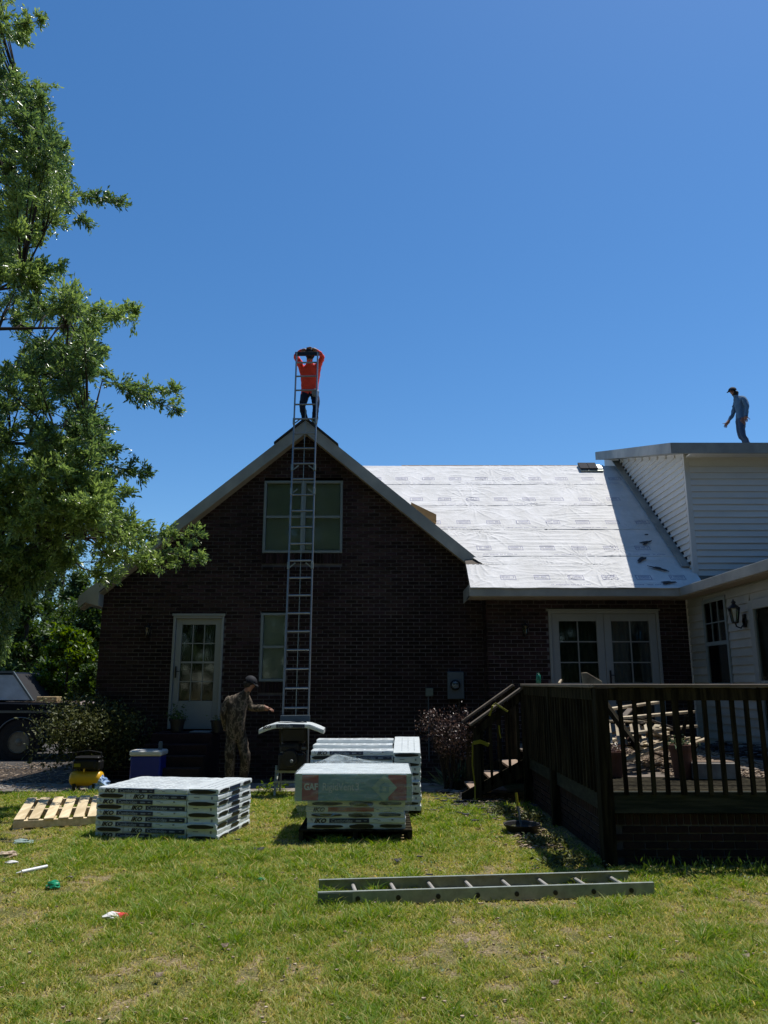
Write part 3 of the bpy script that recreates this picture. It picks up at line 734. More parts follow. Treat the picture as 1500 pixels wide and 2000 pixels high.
# ------------------------------------------------------------------ windows and doors in the brick
def glazed_unit(name, op, Y, cols, rows, parent, mt='white', rail=.09, bottom=.3, muntin=.014, handle=None, y_in=.03, curtain=True, solidrail=None):
    a, b, c, d = op
    f = MB()
    t = .045
    for (xa, xb, za, zb2) in ((a, a + t, c, d), (b - t, b, c, d), (a + t, b - t, d - t, d)): f.box(xa, xb, Y - .02, Y + .10, za, zb2)
    df = f.build(name + '_frame', mt, parent, bevel=.004)
    a += t + .003; b -= t + .003; d -= t + .003
    p = MB()
    for (xa, xb, za, zb2) in ((a, a + rail, c, d), (b - rail, b, c, d), (a + rail, b - rail, d - rail, d), (a + rail, b - rail, c, c + bottom)): p.box(xa, xb, Y + y_in, Y + y_in + .04, za, zb2)
    dr = p.build(name, mt, parent, bevel=.004)
    ga, gb, gc, gd = a + rail, b - rail, c + bottom, d - rail
    for i in range(cols):
        for j in range(rows):
            xa = ga + (gb - ga) * i / cols; xb = ga + (gb - ga) * (i + 1) / cols; za = gc + (gd - gc) * j / rows; zb2 = gc + (gd - gc) * (j + 1) / rows
            MB().box(xa + muntin / 2, xb - muntin / 2, Y + y_in + .02, Y + y_in + .024, za + muntin / 2, zb2 - muntin / 2).build('pane', 'glass', dr)
    m = MB()
    for i in range(1, cols): x = ga + (gb - ga) * i / cols; m.box(x - muntin / 2, x + muntin / 2, Y + y_in + .010, Y + y_in + .034, gc, gd)
    for j in range(1, rows):
        zz = gc + (gd - gc) * j / rows; mm = muntin if solidrail != j else muntin * 2.4
        for i in range(cols):
            xa = ga + (gb - ga) * i / cols + muntin / 2; xb = ga + (gb - ga) * (i + 1) / cols - muntin / 2
            m.box(xa, xb, Y + y_in + .009, Y + y_in + .033, zz - mm / 2, zz + mm / 2)
    m.build('muntin', mt, dr)
    return dr, (ga, gb, gc, gd)
dr, gg = glazed_unit('front_door', door_op, WY, 3, 4, house, rail=.105, bottom=.48, solidrail=2)
hd = MB(); hx = door_op[0] + .085; hd.box(hx - .012, hx + .012, WY + .005, WY + .03, 1.72, 1.92); hd.tube([(hx, WY - .02, 1.83), (hx + .08, WY - .03, 1.83)], .009, 6); hd.tube([(hx, WY + .02, 1.83), (hx, WY - .02, 1.83)], .009, 6); hd.build('handle', 'black', dr)
cu = MB(); ga, gb, gc, gd = gg; n = 30
for (u0, u1) in ((0, .38), (.62, 1)):
    pts = [ga + (gb - ga) * (u0 + (u1 - u0) * i / n) for i in range(n + 1)]
    for i in range(n):
        y0 = WY + .17 + .02 * math.sin(i * 1.3); y1 = WY + .17 + .02 * math.sin((i + 1) * 1.3)
        cu.quad((pts[i], y0, gc + .55), (pts[i + 1], y1, gc + .55), (pts[i + 1], y1, gd + .04), (pts[i], y0, gd + .04))
cu.build('curtain', 'curtain', dr, fixn=False)
# french doors
fa, fb, fc, fd = french_op
fm = MB()
t = .05
for (xa, xb, za, zb2) in ((fa, fa + t, fc, fd), (fb - t, fb, fc, fd), (fa + t, fb - t, fd - t, fd)): fm.box(xa, xb, WR - .03, WR + .08, za, zb2)
fm.box(fa - .03, fb + .03, WR - .035, WR - .01, fd + .001, fd + .03)
fm.build('french_door_frame', 'white', house, bevel=.004)
mid = (fa + fb) / 2
for (xa, xb, hxs) in ((fa + t + .003, mid - .003, -1), (mid + .003, fb - t - .003, 1)):
    p = MB(); rail = .125; c, d = fc + .03, fd - t - .003
    for (a, b, za, zb2) in ((xa, xa + rail, c, d), (xb - rail, xb, c, d), (xa + rail, xb - rail, d - rail, d), (xa + rail, xb - rail, c, c + .25)): p.box(a, b, WR + .0, WR + .045, za, zb2)
    dd = p.build('french_door', 'white', house, bevel=.004)
    ga, gb, gc, gd = xa + rail, xb - rail, c + .25, d - rail
    m = MB(); m.box((ga + gb) / 2 - .009, (ga + gb) / 2 + .009, WR + .008, WR + .036, gc, gd)
    rows = 5
    for j in range(1, rows):
        zz = gc + (gd - gc) * j / rows
        m.box(ga, (ga + gb) / 2 - .009, WR + .009, WR + .035, zz - .009, zz + .009); m.box((ga + gb) / 2 + .009, gb, WR + .009, WR + .035, zz - .009, zz + .009)
    m.build('muntin', 'white', dd)
    for i in range(2):
        for j in range(rows):
            x_a = ga + (gb - ga) * i / 2; z_a = gc + (gd - gc) * j / rows
            MB().box(x_a + .01, x_a + (gb - ga) / 2 - .01, WR + .020, WR + .024, z_a + .01, z_a + (gd - gc) / rows - .01).build('pane', 'glass', dd)
    if hxs > 0:
        hd = MB(); hx = xa + .06; hd.box(hx - .014, hx + .014, WR - .02, WR - .001, 1.62, 1.84); hd.tube([(hx, WR - .02, 1.76), (hx, WR - .05, 1.76), (hx + .09, WR - .05, 1.76)], .009, 6); hd.build('handle', 'black', dd)
    cu = MB(); n = 36
    for i in range(n):
        xx0, xx1 = ga - .03 + (gb - ga + .06) * i / n, ga - .03 + (gb - ga + .06) * (i + 1) / n
        y0 = WR + .22 + .025 * math.sin(i * 1.1); y1 = WR + .22 + .025 * math.sin((i + 1) * 1.1)
        cu.quad((xx0, y0, gc), (xx1, y1, gc), (xx1, y1, gd + .03), (xx0, y0, gd + .03))
    cu.build('curtain', mat('dark_curtain', (0.05, 0.055, 0.06), .9, .3, 8, 0), dd, fixn=False)
# gable window: two double-hung units with blinds, and the small one
def sash_window(op, Y, units, name='window'):
    a, b, c, d = op
    f = MB(); t = .045
    xs = [a, b] if units == 1 else [a, (a + b) / 2, b]
    f.box(a, a + t, Y - .01, Y + .09, c, d); f.box(b - t, b, Y - .01, Y + .09, c, d); f.box(a + t, b - t, Y - .01, Y + .09, d - t, d); f.box(a + t, b - t, Y - .02, Y + .09, c, c + t)
    if units == 2: f.box(xs[1] - .045, xs[1] + .045, Y - .006, Y + .09, c + t, d - t)
    wn = f.build(name, 'frame', house, bevel=.003)
    for u in range(units):
        xa = (a + t) if u == 0 else xs[1] + .045; xb = (xs[1] - .045) if (units == 2 and u == 0) else b - t
        zm = (c + d) / 2
        MB().box(xa, xb, Y + .02, Y + .05, zm - .022, zm + .022).build('meeting_rail', 'frame', wn)
        for (za, zb2) in ((c + t, zm - .024), (zm + .024, d - t)):
            MB().box(xa + .002, xb - .002, Y + .040, Y + .044, za, zb2).build('pane', 'glass', wn)
        bl = MB(); zz = c + t
        while zz < d - t - .02:
            bl.prism([(xa + .005, Y + .075, zz), (xa + .005, Y + .090, zz + .019), (xa + .005, Y + .091, zz + .0175), (xa + .005, Y + .076, zz - .0015)], (xb - xa - .01, 0, 0)); zz += .021
        stuff(bl.build('blind_slats', 'blind', wn, fixn=False))
        MB().box(xa, xb, Y + .10, Y + .11, c + t, d - t).build('blind_backing', 'blind', wn)
sash_window(big_op, WY, 2); sash_window(small_op, WY, 1)
# door trim over the front door
MB().box(door_op[0] - .02, door_op[1] + .02, WY - .035, WY - .012, door_op[3] + .001, door_op[3] + .04).build('door_head_trim', 'white', house)

# brick stoop with steps in front of the door
st = thing('brick_stoop', 'dark brick stoop with steps below the glazed front door', 'steps', ((door_op[0] + door_op[1]) / 2, 13.6, 0))
xa, xb = at(300, 1420, 13.4).x, door_op[1] + .02
MB().box(xa, xb, 13.3, WY - .02, 0.012, door_op[2] - .03).build('landing', 'brick', st, bevel=.01)
for i in range(4): MB().box(door_op[0] - .12, xb - .02, 13.298 - .235 * (i + 1), 13.296 - .235 * i, 0.026, (door_op[2] - .03) * (4 - i) / 5).build('step', 'brick', st, bevel=.01)

# meter box, junction box with conduit
def meter():
    p0, p1 = at(873, 1312, WY), at(906, 1365, WY)
    t = thing('electric_meter', 'grey electric meter box with round glass dial on the brick wall', 'meter box', ((p0.x + p1.x) / 2, WY, p1.z))
    MB().box(p0.x, p1.x, WY - .13, WY - .009, p1.z, p0.z).build('box', 'grey', t, bevel=.008)
    c = at(889, 1338, WY - .14)
    m = MB(); m.lathe([(.092, 0), (.092, -.03), (.08, -.035)], (c.x, WY - .13, c.z), 24, axis='y'); m.build('ring', 'black', t)
    m = MB(); m.lathe([(.078, 0), (.076, -.05), (.05, -.075), (.01, -.08)], (c.x, WY - .15, c.z), 24, axis='y'); m.build('dial_glass', 'glass', t, smooth=True)
    m = MB(); m.lathe([(.07, 0), (.068, -.005)], (c.x, WY - .166, c.z), 20, axis='y'); m.build('dial_face', 'inkgrey', t)
    m = MB(); m.box(c.x - .04, c.x + .04, WY - .176, WY - .172, c.z + .015, c.z + .035); m.build('register', 'inkblack', t)
    m = MB(); m.tube([(c.x + .08, WY - .05, p1.z), (c.x + .08, WY - .05, .2)], .022, 8); m.build('conduit', 'black', t)
meter()
p0, p1 = at(831, 1344, WY), at(846, 1360, WY)
t = thing('junction_box', 'small green grey junction box with thin conduit left of the meter', 'junction box', (p0.x, WY, p1.z))
MB().box(p0.x, p1.x, WY - .07, WY - .009, p1.z, p0.z).build('box', 'greenbox', t, bevel=.005)
MB().tube([((p0.x + p1.x) / 2 - .02, WY - .03, p1.z), ((p0.x + p1.x) / 2 - .02, WY - .03, .3)], .012, 6).build('conduit', 'grey', t)

# roof vent pieces / shingle scraps on the roof
t = thing('roof_vent', 'flat grey solar vent panel sitting at the ridge of the white roof', 'roof vent', roofpt(4.7, SL - .3))
def roof_plate(xc, sc_, wx, ws, h0, h1, rot=0.0):
    pts = [(-wx / 2, -ws / 2), (wx / 2, -ws / 2), (wx / 2, ws / 2), (-wx / 2, ws / 2)]
    c, s = math.cos(rot), math.sin(rot)
    lo = [roofpt(xc + p[0] * c - p[1] * s, sc_ + p[0] * s + p[1] * c, h0) for p in pts]; hi = [roofpt(xc + p[0] * c - p[1] * s, sc_ + p[0] * s + p[1] * c, h1) for p in pts]
    return MB().add(lo + hi, [(0, 3, 2, 1), (4, 5, 6, 7), (0, 1, 5, 4), (1, 2, 6, 5), (2, 3, 7, 6), (3, 0, 4, 7)])
pv = at(1137, 914, 16.6)
roof_plate(4.66, SL - .2, .50, .34, .02, .05).build('base_plate', 'alu_dull', t)
for dx in (-.1, .1): roof_plate(4.60 + dx, SL - .17, .19, .30, .052, .09).build('panel', 'shingle', t)
roof_plate(4.84, SL - .22, .14, .16, .052, .075).build('plate', 'alu', t)
scr = [((1262, 1062), .30, .10, .5, 'torn dark shingle scrap on the shaded felt below the flashing'), ((1250, 1096), .34, .12, .7, 'large torn shingle scrap on the shaded felt above the lowest print'), ((1285, 1113), .40, .07, -.5, 'long thin shingle strip lying over a print on the shaded felt'), ((1306, 1141), .34, .08, .1, 'shingle scrap at the eave corner of the white roof'), ((1262, 1047), .08, .05, .3, 'tiny dark shingle crumb highest on the shaded felt')]
def on_roof(px, py):
    d = ray(px, py); t = (EAVE_Z - EYE - PITCHR * EAVE_Y) / (d.z - PITCHR * d.y); p = d * t
    return p.x, (p.y - EAVE_Y) * math.hypot(1, PITCHR)
for (pp, wx, ws, rot, lab) in scr:
    x, s = on_roof(*pp)
    n = 13; pts = []
    for i in range(n):
        a = 2 * math.pi * i / n; rr = random.uniform(.35, 1.25); u, v = wx / 2 * math.cos(a) * rr, ws / 2 * math.sin(a) * rr
        pts.append((x + u * math.cos(rot) - v * math.sin(rot), s + u * math.sin(rot) + v * math.cos(rot)))
    lo = [roofpt(p[0], p[1], .030) for p in pts]; hi = [roofpt(p[0], p[1], .040) for p in pts]
    o = MB().add(lo + hi, [tuple(range(n - 1, -1, -1)), tuple(range(n, 2 * n))] + [(i, (i + 1) % n, (i + 1) % n + n, i + n) for i in range(n)]).build('shingle_scrap', 'shingle')
    tag(o, lab, 'shingle scrap', 'shingle scraps on the roof')
# plywood sheet peeping over the right rake
pw = at(838, 1006, 14.6)
o = MB().prism([(pw.x - .35, 14.45, pw.z + .22), (pw.x + .13, 14.45, pw.z - .02), (pw.x + .13, 14.45, pw.z - .17), (pw.x - .35, 14.45, pw.z - .05)], (0, .6, 0)).build('plywood_offcut', 'plywood')
tag(o, 'orange brown plywood offcut lying on the roof behind the right gable edge', 'plywood')

# ------------------------------------------------------------------ shingle bundles
BLN, BWD, BTH = 1.035, 0.343, 0.0560
def bundle_body(l, w, h, name='wrap', sag=0.0, seed=0):
    """a paper-wrapped bundle: soft rounded block with uneven ends"""
    r_ = random.Random(seed)
    nx, ny = 14, 5; prof = [(-1, .25), (-1, .75), (-.97, 1), (-.5, 1.02), (0, 1.03), (.5, 1.02), (.97, 1), (1, .75), (1, .25), (.97, 0), (0, 0), (-.97, 0)]
    m = MB(); vs = []; n = len(prof)
    for i in range(nx + 1):
        x = -l / 2 + l * i / nx; e = 1 - .012 * (i in (0, nx))
        dz = -sag * max(0, abs(x) - .23) ** 1.25 * 2.2
        for (a, b) in prof:
            vs.append((x, a * w / 2 * e + r_.uniform(-.0013, .0013), b * h * (e if b > .5 else 1) + dz + r_.uniform(-.0022, .0022)))
    fs = [(i * n + k, i * n + (k + 1) % n, (i + 1) * n + (k + 1) % n, (i + 1) * n + k) for i in range(nx) for k in range(n)]
    fs += [tuple(range(n - 1, -1, -1)), tuple(nx * n + k for k in range(n))]
    m.add(vs, fs); return m
def tmpmesh(mb, mt, **k):
    o = mb.build('t', mt, **k); me = o.data; bpy.data.objects.remove(o); return me
bodies = [tmpmesh(bundle_body(BLN, BWD, BTH, seed=s), 'wrap') for s in range(9)]
T_IKO = text_mesh('IKO', .058, 'inkblack', shear=.3, bold=.0024, sx=1.22)
T_CAM = text_mesh('Cambridge', .048, 'inkwhite', bold=-.0002, sx=1.06)
T_SM = text_mesh('AR', .03, 'inkwhite', bold=.0004, sx=1.1)
def rects(lst, mt, y=-.003, th=.0016):
    m = MB()
    for (a, b, c, d) in lst: m.box(a, b, y - th, y, c, d)
    return tmpmesh(m, mt)
def oval(x0, x1, z0, z1, mt='inkblack', seed=0):
    r_ = random.Random(seed); m = MB(); n = 18; pts = []
    for i in range(n):
        a = 2 * math.pi * i / n; ca, sa = math.cos(a), math.sin(a)
        pts.append(((x0 + x1) / 2 + (x1 - x0) / 2 * math.copysign(abs(ca) ** .6, ca), -.0045, (z0 + z1) / 2 + (z1 - z0) / 2 * math.copysign(abs(sa) ** .8, sa) + r_.uniform(-.003, .003)))
    m.prism(pts, (0, .003, 0)); return tmpmesh(m, mt)
x0 = -BLN / 2
SMUDGE = [(x0 + .70, x0 + .745, .038, .042), (x0 + .745, x0 + .775, .024, .030), (x0 + .89, x0 + .91, .03, .045)]
print_A = dict(navy=rects([(x0 + .235, x0 + .655, .006, BTH - .007)], 'navy'), bar=rects([(x0 + .515, x0 + .57, .02, .024), (x0 + .515, x0 + .57, .028, .032), (x0 + .60, x0 + .63, .026, .03)], 'inkwhite', -.004), sm=rects(SMUDGE + [(x0 + .04, x0 + .046, .03, .05), (x0 + .052, x0 + .058, .02, .04)], 'inkgrey'), tx=(.075, .255))
print_B = dict(navy=rects([(x0 + .575, x0 + 1.02, .006, BTH - .007)], 'navy'), bar=rects([(x0 + .85, x0 + .91, .02, .024), (x0 + .85, x0 + .91, .028, .032), (x0 + .96, x0 + .99, .026, .03)], 'inkwhite', -.004), sm=rects([(x0 + .32, x0 + .324, .0, BTH), (x0 + .38, x0 + .386, .02, .04)], 'inkgrey'), tx=(.41, .595), oval=oval(x0 + .015, x0 + .295, .008, BTH - .006))
print_C = dict(navy=rects([(x0 + .235, x0 + .72, .006, BTH - .007)], 'redprint'), bar=rects([(x0 + .30, x0 + .68, .022, .034)], 'cartonred', -.004), sm=rects(SMUDGE, 'inkgrey'), tx=(.075, None))
print_O = dict(ov=[oval(x0 + .05, x0 + .38, .012, BTH - .012, seed=4), oval(x0 + .44, x0 + .70, .006, BTH - .008, seed=5), oval(x0 + .76, x0 + 1.0, .014, BTH - .008, seed=6)])
end_A = [oval(-.155, .145, .006, BTH - .010, seed=2)]
end_B = [rects([(-.10, -.04, .030, .036)], 'inkgrey'), rects([(.09, .11, .016, .042)], 'inkgrey')]
side_ov = [oval(-.48, -.22, .008, BTH - .008, seed=7), oval(-.12, .14, .01, BTH - .007, seed=8), oval(.22, .46, .008, BTH - .01, seed=9)]
side_navy = rects([(-.20, .12, .008, BTH - .008)], 'navy')
top_lines = MB()
for j in range(3):
    for i in range(9):
        top_lines.box(x0 + .08 + i * .1, x0 + .155 + i * .1, -.10 + j * .08, -.09 + j * .08, BTH * 1.03 + .001, BTH * 1.03 + .002)
top_lines = tmpmesh(top_lines, mat('faint_top_print', (0.42, 0.46, 0.47), .5, .1, 8, 0))
def bundle(kind, loc, rz, label, group, front=True, top=False, seed=0):
    t = thing('shingle_bundle', label, 'shingle bundle', loc, rz, group)
    inst('wrap', bodies[(seed * 5 + int(loc[0] * 7) % 3) % 9], t, (0, 0, 0), world=False)
    fy = -BWD / 2
    if kind in 'ABC' and front:
        P = {'A': print_A, 'B': print_B, 'C': print_C}[kind]
        inst('navy_panel' if kind != 'C' else 'red_panel', P['navy'], t, (0, fy, 0), world=False)
        inst('small_print', P['bar'], t, (0, fy, 0), world=False); inst('ink_mark', P['sm'], t, (0, fy, 0), world=False)
        inst('brand_lettering', T_IKO, t, (x0 + P['tx'][0], fy - .0052, .007), world=False)
        if P['tx'][1]: inst('range_lettering', T_CAM, t, (x0 + P['tx'][1], fy - .0062, .011), world=False)
        if 'oval' in P: inst('open_wrap_slot', P['oval'], t, (0, fy, 0), world=False)
    if kind == 'O' and front:
        for q in print_O['ov']: inst('open_wrap_slot', q, t, (0, fy, 0), world=False)
    if kind in 'EF':   # bundle turned end-on; its -x end faces the viewer (rz=+90)
        for q in (end_A if kind == 'E' else end_B):
            inst('open_wrap_slot' if kind == 'E' else 'ink_mark', q, t, (-BLN / 2 - .0005, 0, 0), (0, 0, R(-90)), world=False)
        # outer long side: local -y after turning faces +x
        if kind == 'E':
            for q in side_ov[::2]: inst('open_wrap_slot', q, t, (0, fy, 0), world=False)
            inst('navy_panel', side_navy, t, (0, fy, 0), world=False)
        else: inst('open_wrap_slot', side_ov[1], t, (0, fy, 0), world=False)
    if top: stuff(inst('top_print', top_lines, t, (0, 0, 0), world=False))
    return t
ORD = ['top', 'second', 'third', 'fourth', 'fifth', 'sixth', 'seventh', 'eighth', 'ninth', 'tenth', 'eleventh', 'twelfth', 'thirteenth', 'fourteenth']
def stack(origin, ang, layers, what, group, hidden_from=0, z0=0.0, kinds='AB', topstep=0.0, rowstep=0.0):
    """origin: front-left bottom corner; ang: turn about z; 3 long bundles side by side and one end-on at the right"""
    ca, sa = math.cos(ang), math.sin(ang)
    def W(u, v): return (origin[0] + u * ca - v * sa, origin[1] + u * sa + v * ca)
    for k in range(layers):
        z = z0 + k * BTH * 1.02; top = k == layers - 1
        for j in range(3):
            u, v = BLN / 2 + random.uniform(-.010, .010), BWD * (j + .5) + random.uniform(-.006, .006)
            kd = kinds[(layers - 1 - k) % 2]
            where = ORD[layers - 1 - k] + (' layer' if top else ' layer down') + ' in ' + what
            row = ('front', 'middle', 'back')[j]
            lab = ('%s bundle, ' % ('navy printed' if kd == 'A' else 'black slotted') if j == 0 else 'wrapped bundle, ') + '%s row, %s' % (row, where)
            x, y = W(u, v); bundle(kd, (x, y, z + j * rowstep), ang + random.uniform(-.007, .007), lab, group, front=(j == 0), top=top, seed=k + j)
        x, y = W(BLN + BWD / 2 + .007 + random.uniform(-.006, .008), BWD * 1.5 + random.uniform(-.012, .012))
        e_ = bundle('F' if (layers - 1 - k) % 2 else 'E', (x, y, z + rowstep + (topstep if top else 0)), ang + R(90) + random.uniform(-.012, .012), '%s bundle end-on at right, %s' % ('plain' if (layers - 1 - k) % 2 else 'slotted', where), group, top=top, seed=k); e_.rotation_euler.y = -math.atan2(rowstep, BWD)
a = gz(184.5, 1629); b = gz(433, 1642)
LSA = math.atan2(b.y - a.y, b.x - a.x); LSA = -.17
lo = gz(184.5, 1636)
stack((lo.x, lo.y), LSA, 9, 'the low left stack', 'shingle bundles in the low left stack', topstep=.004, z0=.004)
# tall back stack
c = at(607, 1468, 10.15)
BKA = -0.02
NB = 12
bx = at(606, 1468, 10.1).x
def skid(t, x0_, x1_, y0_, y1_, z0_, h, mt, nb=7, along='x'):
    for i in range(nb):
        y = y0_ + (y1_ - y0_) * (i + .02) / nb
        MB().box(x0_, x1_, y, y + (y1_ - y0_) / nb * .68, z0_ + h - .018, z0_ + h).build('slat', mt, t, bevel=.002)
        if i % 3 == 0: MB().box(x0_, x1_, y, y + .09, z0_, z0_ + .018).build('slat', mt, t, bevel=.002)
    for i in range(3):
        x = x0_ + (x1_ - x0_ - .05) * i / 2
        MB().box(x, x + .05, y0_ + .01, y1_ - .01, z0_ + .02, z0_ + h - .019).build('stringer', mt, t, bevel=.002)
tp = thing('pallet', 'dark wooden pallet under the tall back stack of bundles', 'pallet', (bx, 10.1, 0)); skid(tp, bx - .01, bx + 1.39, 10.11, 11.15, .0, .11, 'wood_old')
stack((bx, 10.1), BKA, NB, 'the tall back stack', 'shingle bundles in the tall back stack', z0=.112, rowstep=.042)
# middle skid: pallet, mixed bundles, carton under film
MX0, MX1 = at(592, 1600, 8.55).x, at(800, 1600, 8.55).x
MY = 8.62
tp = thing('pallet', 'dark wooden pallet under the film wrapped carton and bundles', 'pallet', (MX0, MY, 0)); skid(tp, MX0 - .05, MX1 + .03, MY - .03, MY + 1.05, 0, .125, 'wood_old')
mk = ['O', 'A', 'O', 'C', 'O', 'B']; r_ = 0
MIDG = 'bundles under the film wrapped carton'
for k in range(5):
    z = .127 + k * BTH * 1.0
    for j in range(3):
        kd = mk[k]; 
        t = bundle(kd, (MX0 + .02 + BLN / 2 + random.uniform(0, .03), MY + BWD * (j + .5), z), random.uniform(-.02, .02), '%s bundle, %s row, %s layer up from the pallet beneath the carton' % ('red printed' if kd == 'C' else ('navy printed' if kd == 'A' else 'black slotted'), ('front', 'middle', 'back')[j], ('bottom', 'second', 'third', 'fourth', 'fifth')[k]), MIDG, front=j == 0, seed=k)
    if k != 3: pass
CZ0 = .127 + 5 * BTH + .006; 
ca_, cb_ = at(577, 1512, MY - .06), at(804, 1512, MY - .06)
CZ1 = ca_.z
ct = thing('vent_carton', 'wide teal and red carton lettered RigidVent3 on top of the wrapped pallet', 'carton', (ca_.x, MY, CZ0))
MB().box(ca_.x, cb_.x, MY - .06, MY + 1.02, CZ0, CZ1).build('carton', 'carton', ct, bevel=.006)
MB().box(ca_.x + .004, cb_.x - .004, MY - .055, MY + 1.015, CZ1 + .0015, CZ1 + .005).build('lid_panel', 'wrap', ct)
fy = MY - .0615; CW = cb_.x - ca_.x; CH = CZ1 - CZ0
def cb(name, mt, u0, u1, v0, v1, dy=0.0):
    MB().box(ca_.x + u0 * CW, ca_.x + u1 * CW, fy - .002 - dy, fy - dy, CZ0 + v0 * CH, CZ0 + v1 * CH).build(name, mt, ct)
cb('red_panel', 'cartonred', .06, .20, .03, .97); cb('red_panel', 'cartonred', .80, .955, .03, .97)
cb('pale_panel', 'cartongreen', .0, .058, .0, 1.0); cb('pale_panel', 'cartongreen', .957, 1.0, .0, 1.0)
dm = MB(); cx, cz = ca_.x + .765 * CW, CZ0 + .5 * CH
dm.prism([(cx - .135, fy - .003, cz), (cx, fy - .003, cz - .135), (cx + .135, fy - .003, cz), (cx, fy - .003, cz + .135)], (0, .0025, 0)); dm.build('diamond_emblem', 'cartongreen', ct)
hm = MB(); hm.prism([(cx - .05, fy - .006, cz - .05), (cx + .05, fy - .006, cz - .05), (cx + .05, fy - .006, cz + .015), (cx, fy - .006, cz + .055), (cx - .05, fy - .006, cz + .015)], (0, .002, 0)); hm.build('house_mark', 'carton', ct)
hm = MB(); hm.box(cx - .02, cx + .02, fy - .008, fy - .0065, cz - .035, cz + .01); hm.build('house_mark_window', 'cartongreen', ct)
tg = text_mesh('GAF', .092, 'cartonwhite', bold=.003, sx=.85); o = inst('brand_lettering', tg, ct, (ca_.x + .075 * CW, fy - .003, CZ0 + .42 * CH))
tg = text_mesh('RigidVent', .108, 'cartonwhite', bold=.0012, sx=.80); inst('lettering', tg, ct, (ca_.x + .232 * CW, fy - .003, CZ0 + .40 * CH))
tg = text_mesh('3', .108, 'cartonwhite', bold=.003, sx=.85); inst('lettering', tg, ct, (ca_.x + .515 * CW, fy - .003, CZ0 + .40 * CH))
# stretch film
def filmmat():
    m, t, b = _nodes('stretch_film'); N = t.nodes; L = t.links
    tc = N.new('ShaderNodeTexCoord'); mp = N.new('ShaderNodeMapping'); mp.inputs['Scale'].default_value = (1.2, 1.2, 5); mp.inputs['Rotation'].default_value = (0, .25, 0)
    L.new(tc.outputs['Object'], mp.inputs[0])
    n = N.new('ShaderNodeTexNoise'); n.inputs['Scale'].default_value = 5; n.inputs['Detail'].default_value = 6; n.inputs['Distortion'].default_value = .6; L.new(mp.outputs[0], n.inputs[0])
    mr = N.new('ShaderNodeMapRange'); mr.inputs[1].default_value = .35; mr.inputs[2].default_value = .75; mr.inputs[3].default_value = .07; mr.inputs[4].default_value = .46; mr.inputs[1].default_value = .42; mr.inputs[2].default_value = .78
    L.new(n.outputs[0], mr.inputs[0])
    bp = N.new('ShaderNodeBump'); bp.inputs['Strength'].default_value = .6; bp.inputs['Distance'].default_value = .02; L.new(n.outputs[0], bp.inputs['Height'])
    b.inputs['Base Color'].default_value = (.66, .76, .78, 1); b.inputs['Roughness'].default_value = .16; L.new(bp.outputs[0], b.inputs['Normal'])
    tr = N.new('ShaderNodeBsdfTransparent'); mx = N.new('ShaderNodeMixShader')
    L.new(mr.outputs[0], mx.inputs[0]); L.new(tr.outputs[0], mx.inputs[1]); L.new(b.outputs[0], mx.inputs[2]); L.new(mx.outputs[0], N['Material Output'].inputs[0])
    return m
M['film'] = filmmat()
fm = MB(); n = 48; levels = 26
fx0, fx1, fy0, fy1 = ca_.x, cb_.x, MY - .06, MY + 1.02
def perim(u):   # rounded rectangle perimeter, u 0..1
    w_, d_ = fx1 - fx0, fy1 - fy0; s = (u % 1) * 2 * (w_ + d_)
    if s < w_: return (fx0 + s, fy0)
    s -= w_
    if s < d_: return (fx1, fy0 + s)
    s -= d_
    if s < w_: return (fx1 - s, fy1)
    return (fx0, fy1 - (s - w_))
cx_, cy_ = (fx0 + fx1) / 2, (fy0 + fy1) / 2
vs = []; n = 140
apex = Vector((at(655, 1488, MY + .45).x, MY + .5, CZ1 + .155)); 
for j in range(levels + 1):
    v = j / levels
    for i in range(n):
        x, y = perim(i / n)
        wv = noise.noise(Vector((x * 5, y * 5, j * .5)))
        if v < .7:
            zz = CZ1 + .004 - (CZ1 - .25 + .05 * wv) * v / .7
            sh_ = 1.0 if zz > CZ0 - .01 else (1 - (CZ0 - zz) * .75)
            off = .010 + .010 * abs(wv) + (.012 * abs(noise.noise(Vector((x * 9 + zz * 14, y * 9, zz * 9)))))
            dx, dy = x - cx_, y - cy_; l = math.hypot(dx, dy)
            sx_ = (1 - (1 - sh_) * .9)
            px_, py_ = cx_ + dx * sx_ + dx / l * off, cy_ + dy * (1 - (1 - sh_) * .35) + dy / l * off
            vs.append((px_, py_, zz))
        else: vs.append(None)
nl = int(levels * .7) + 1
vs = [q for q in vs if q is not None]; nl = len(vs) // n
fs = [(j * n + i, j * n + (i + 1) % n, (j + 1) * n + (i + 1) % n, (j + 1) * n + i) for j in range(nl - 1) for i in range(n)]
top = []; rings = 14
for r in range(1, rings + 1):
    q = r / rings
    for i in range(n):
        x, y, z = vs[i]
        p = Vector((x, y, z)).lerp(apex, q)
        tent = CZ1 + .006 + (apex.z - CZ1) * (q ** 1.6) + .02 * q * (1 - q) * abs(noise.noise(Vector((p.x * 6, p.y * 6, 2)))) * 3 + .02 * (1 - q) * q * math.sin(i * .45)
        top.append((p.x, p.y, tent))
o_ = len(vs)
fm.add(vs + top, fs + [((i, (i + 1) % n, o_ + (i + 1) % n, o_ + i)) for i in range(n)] + [(o_ + r * n + i, o_ + r * n + (i + 1) % n, o_ + (r + 1) * n + (i + 1) % n, o_ + (r + 1) * n + i) for r in range(rings - 1) for i in range(n)])
film = fm.build('stretch_film', 'film', smooth=True, fixn=False)
tag(film, 'crumpled clear stretch film tented over the teal carton and its bundles', 'plastic film')

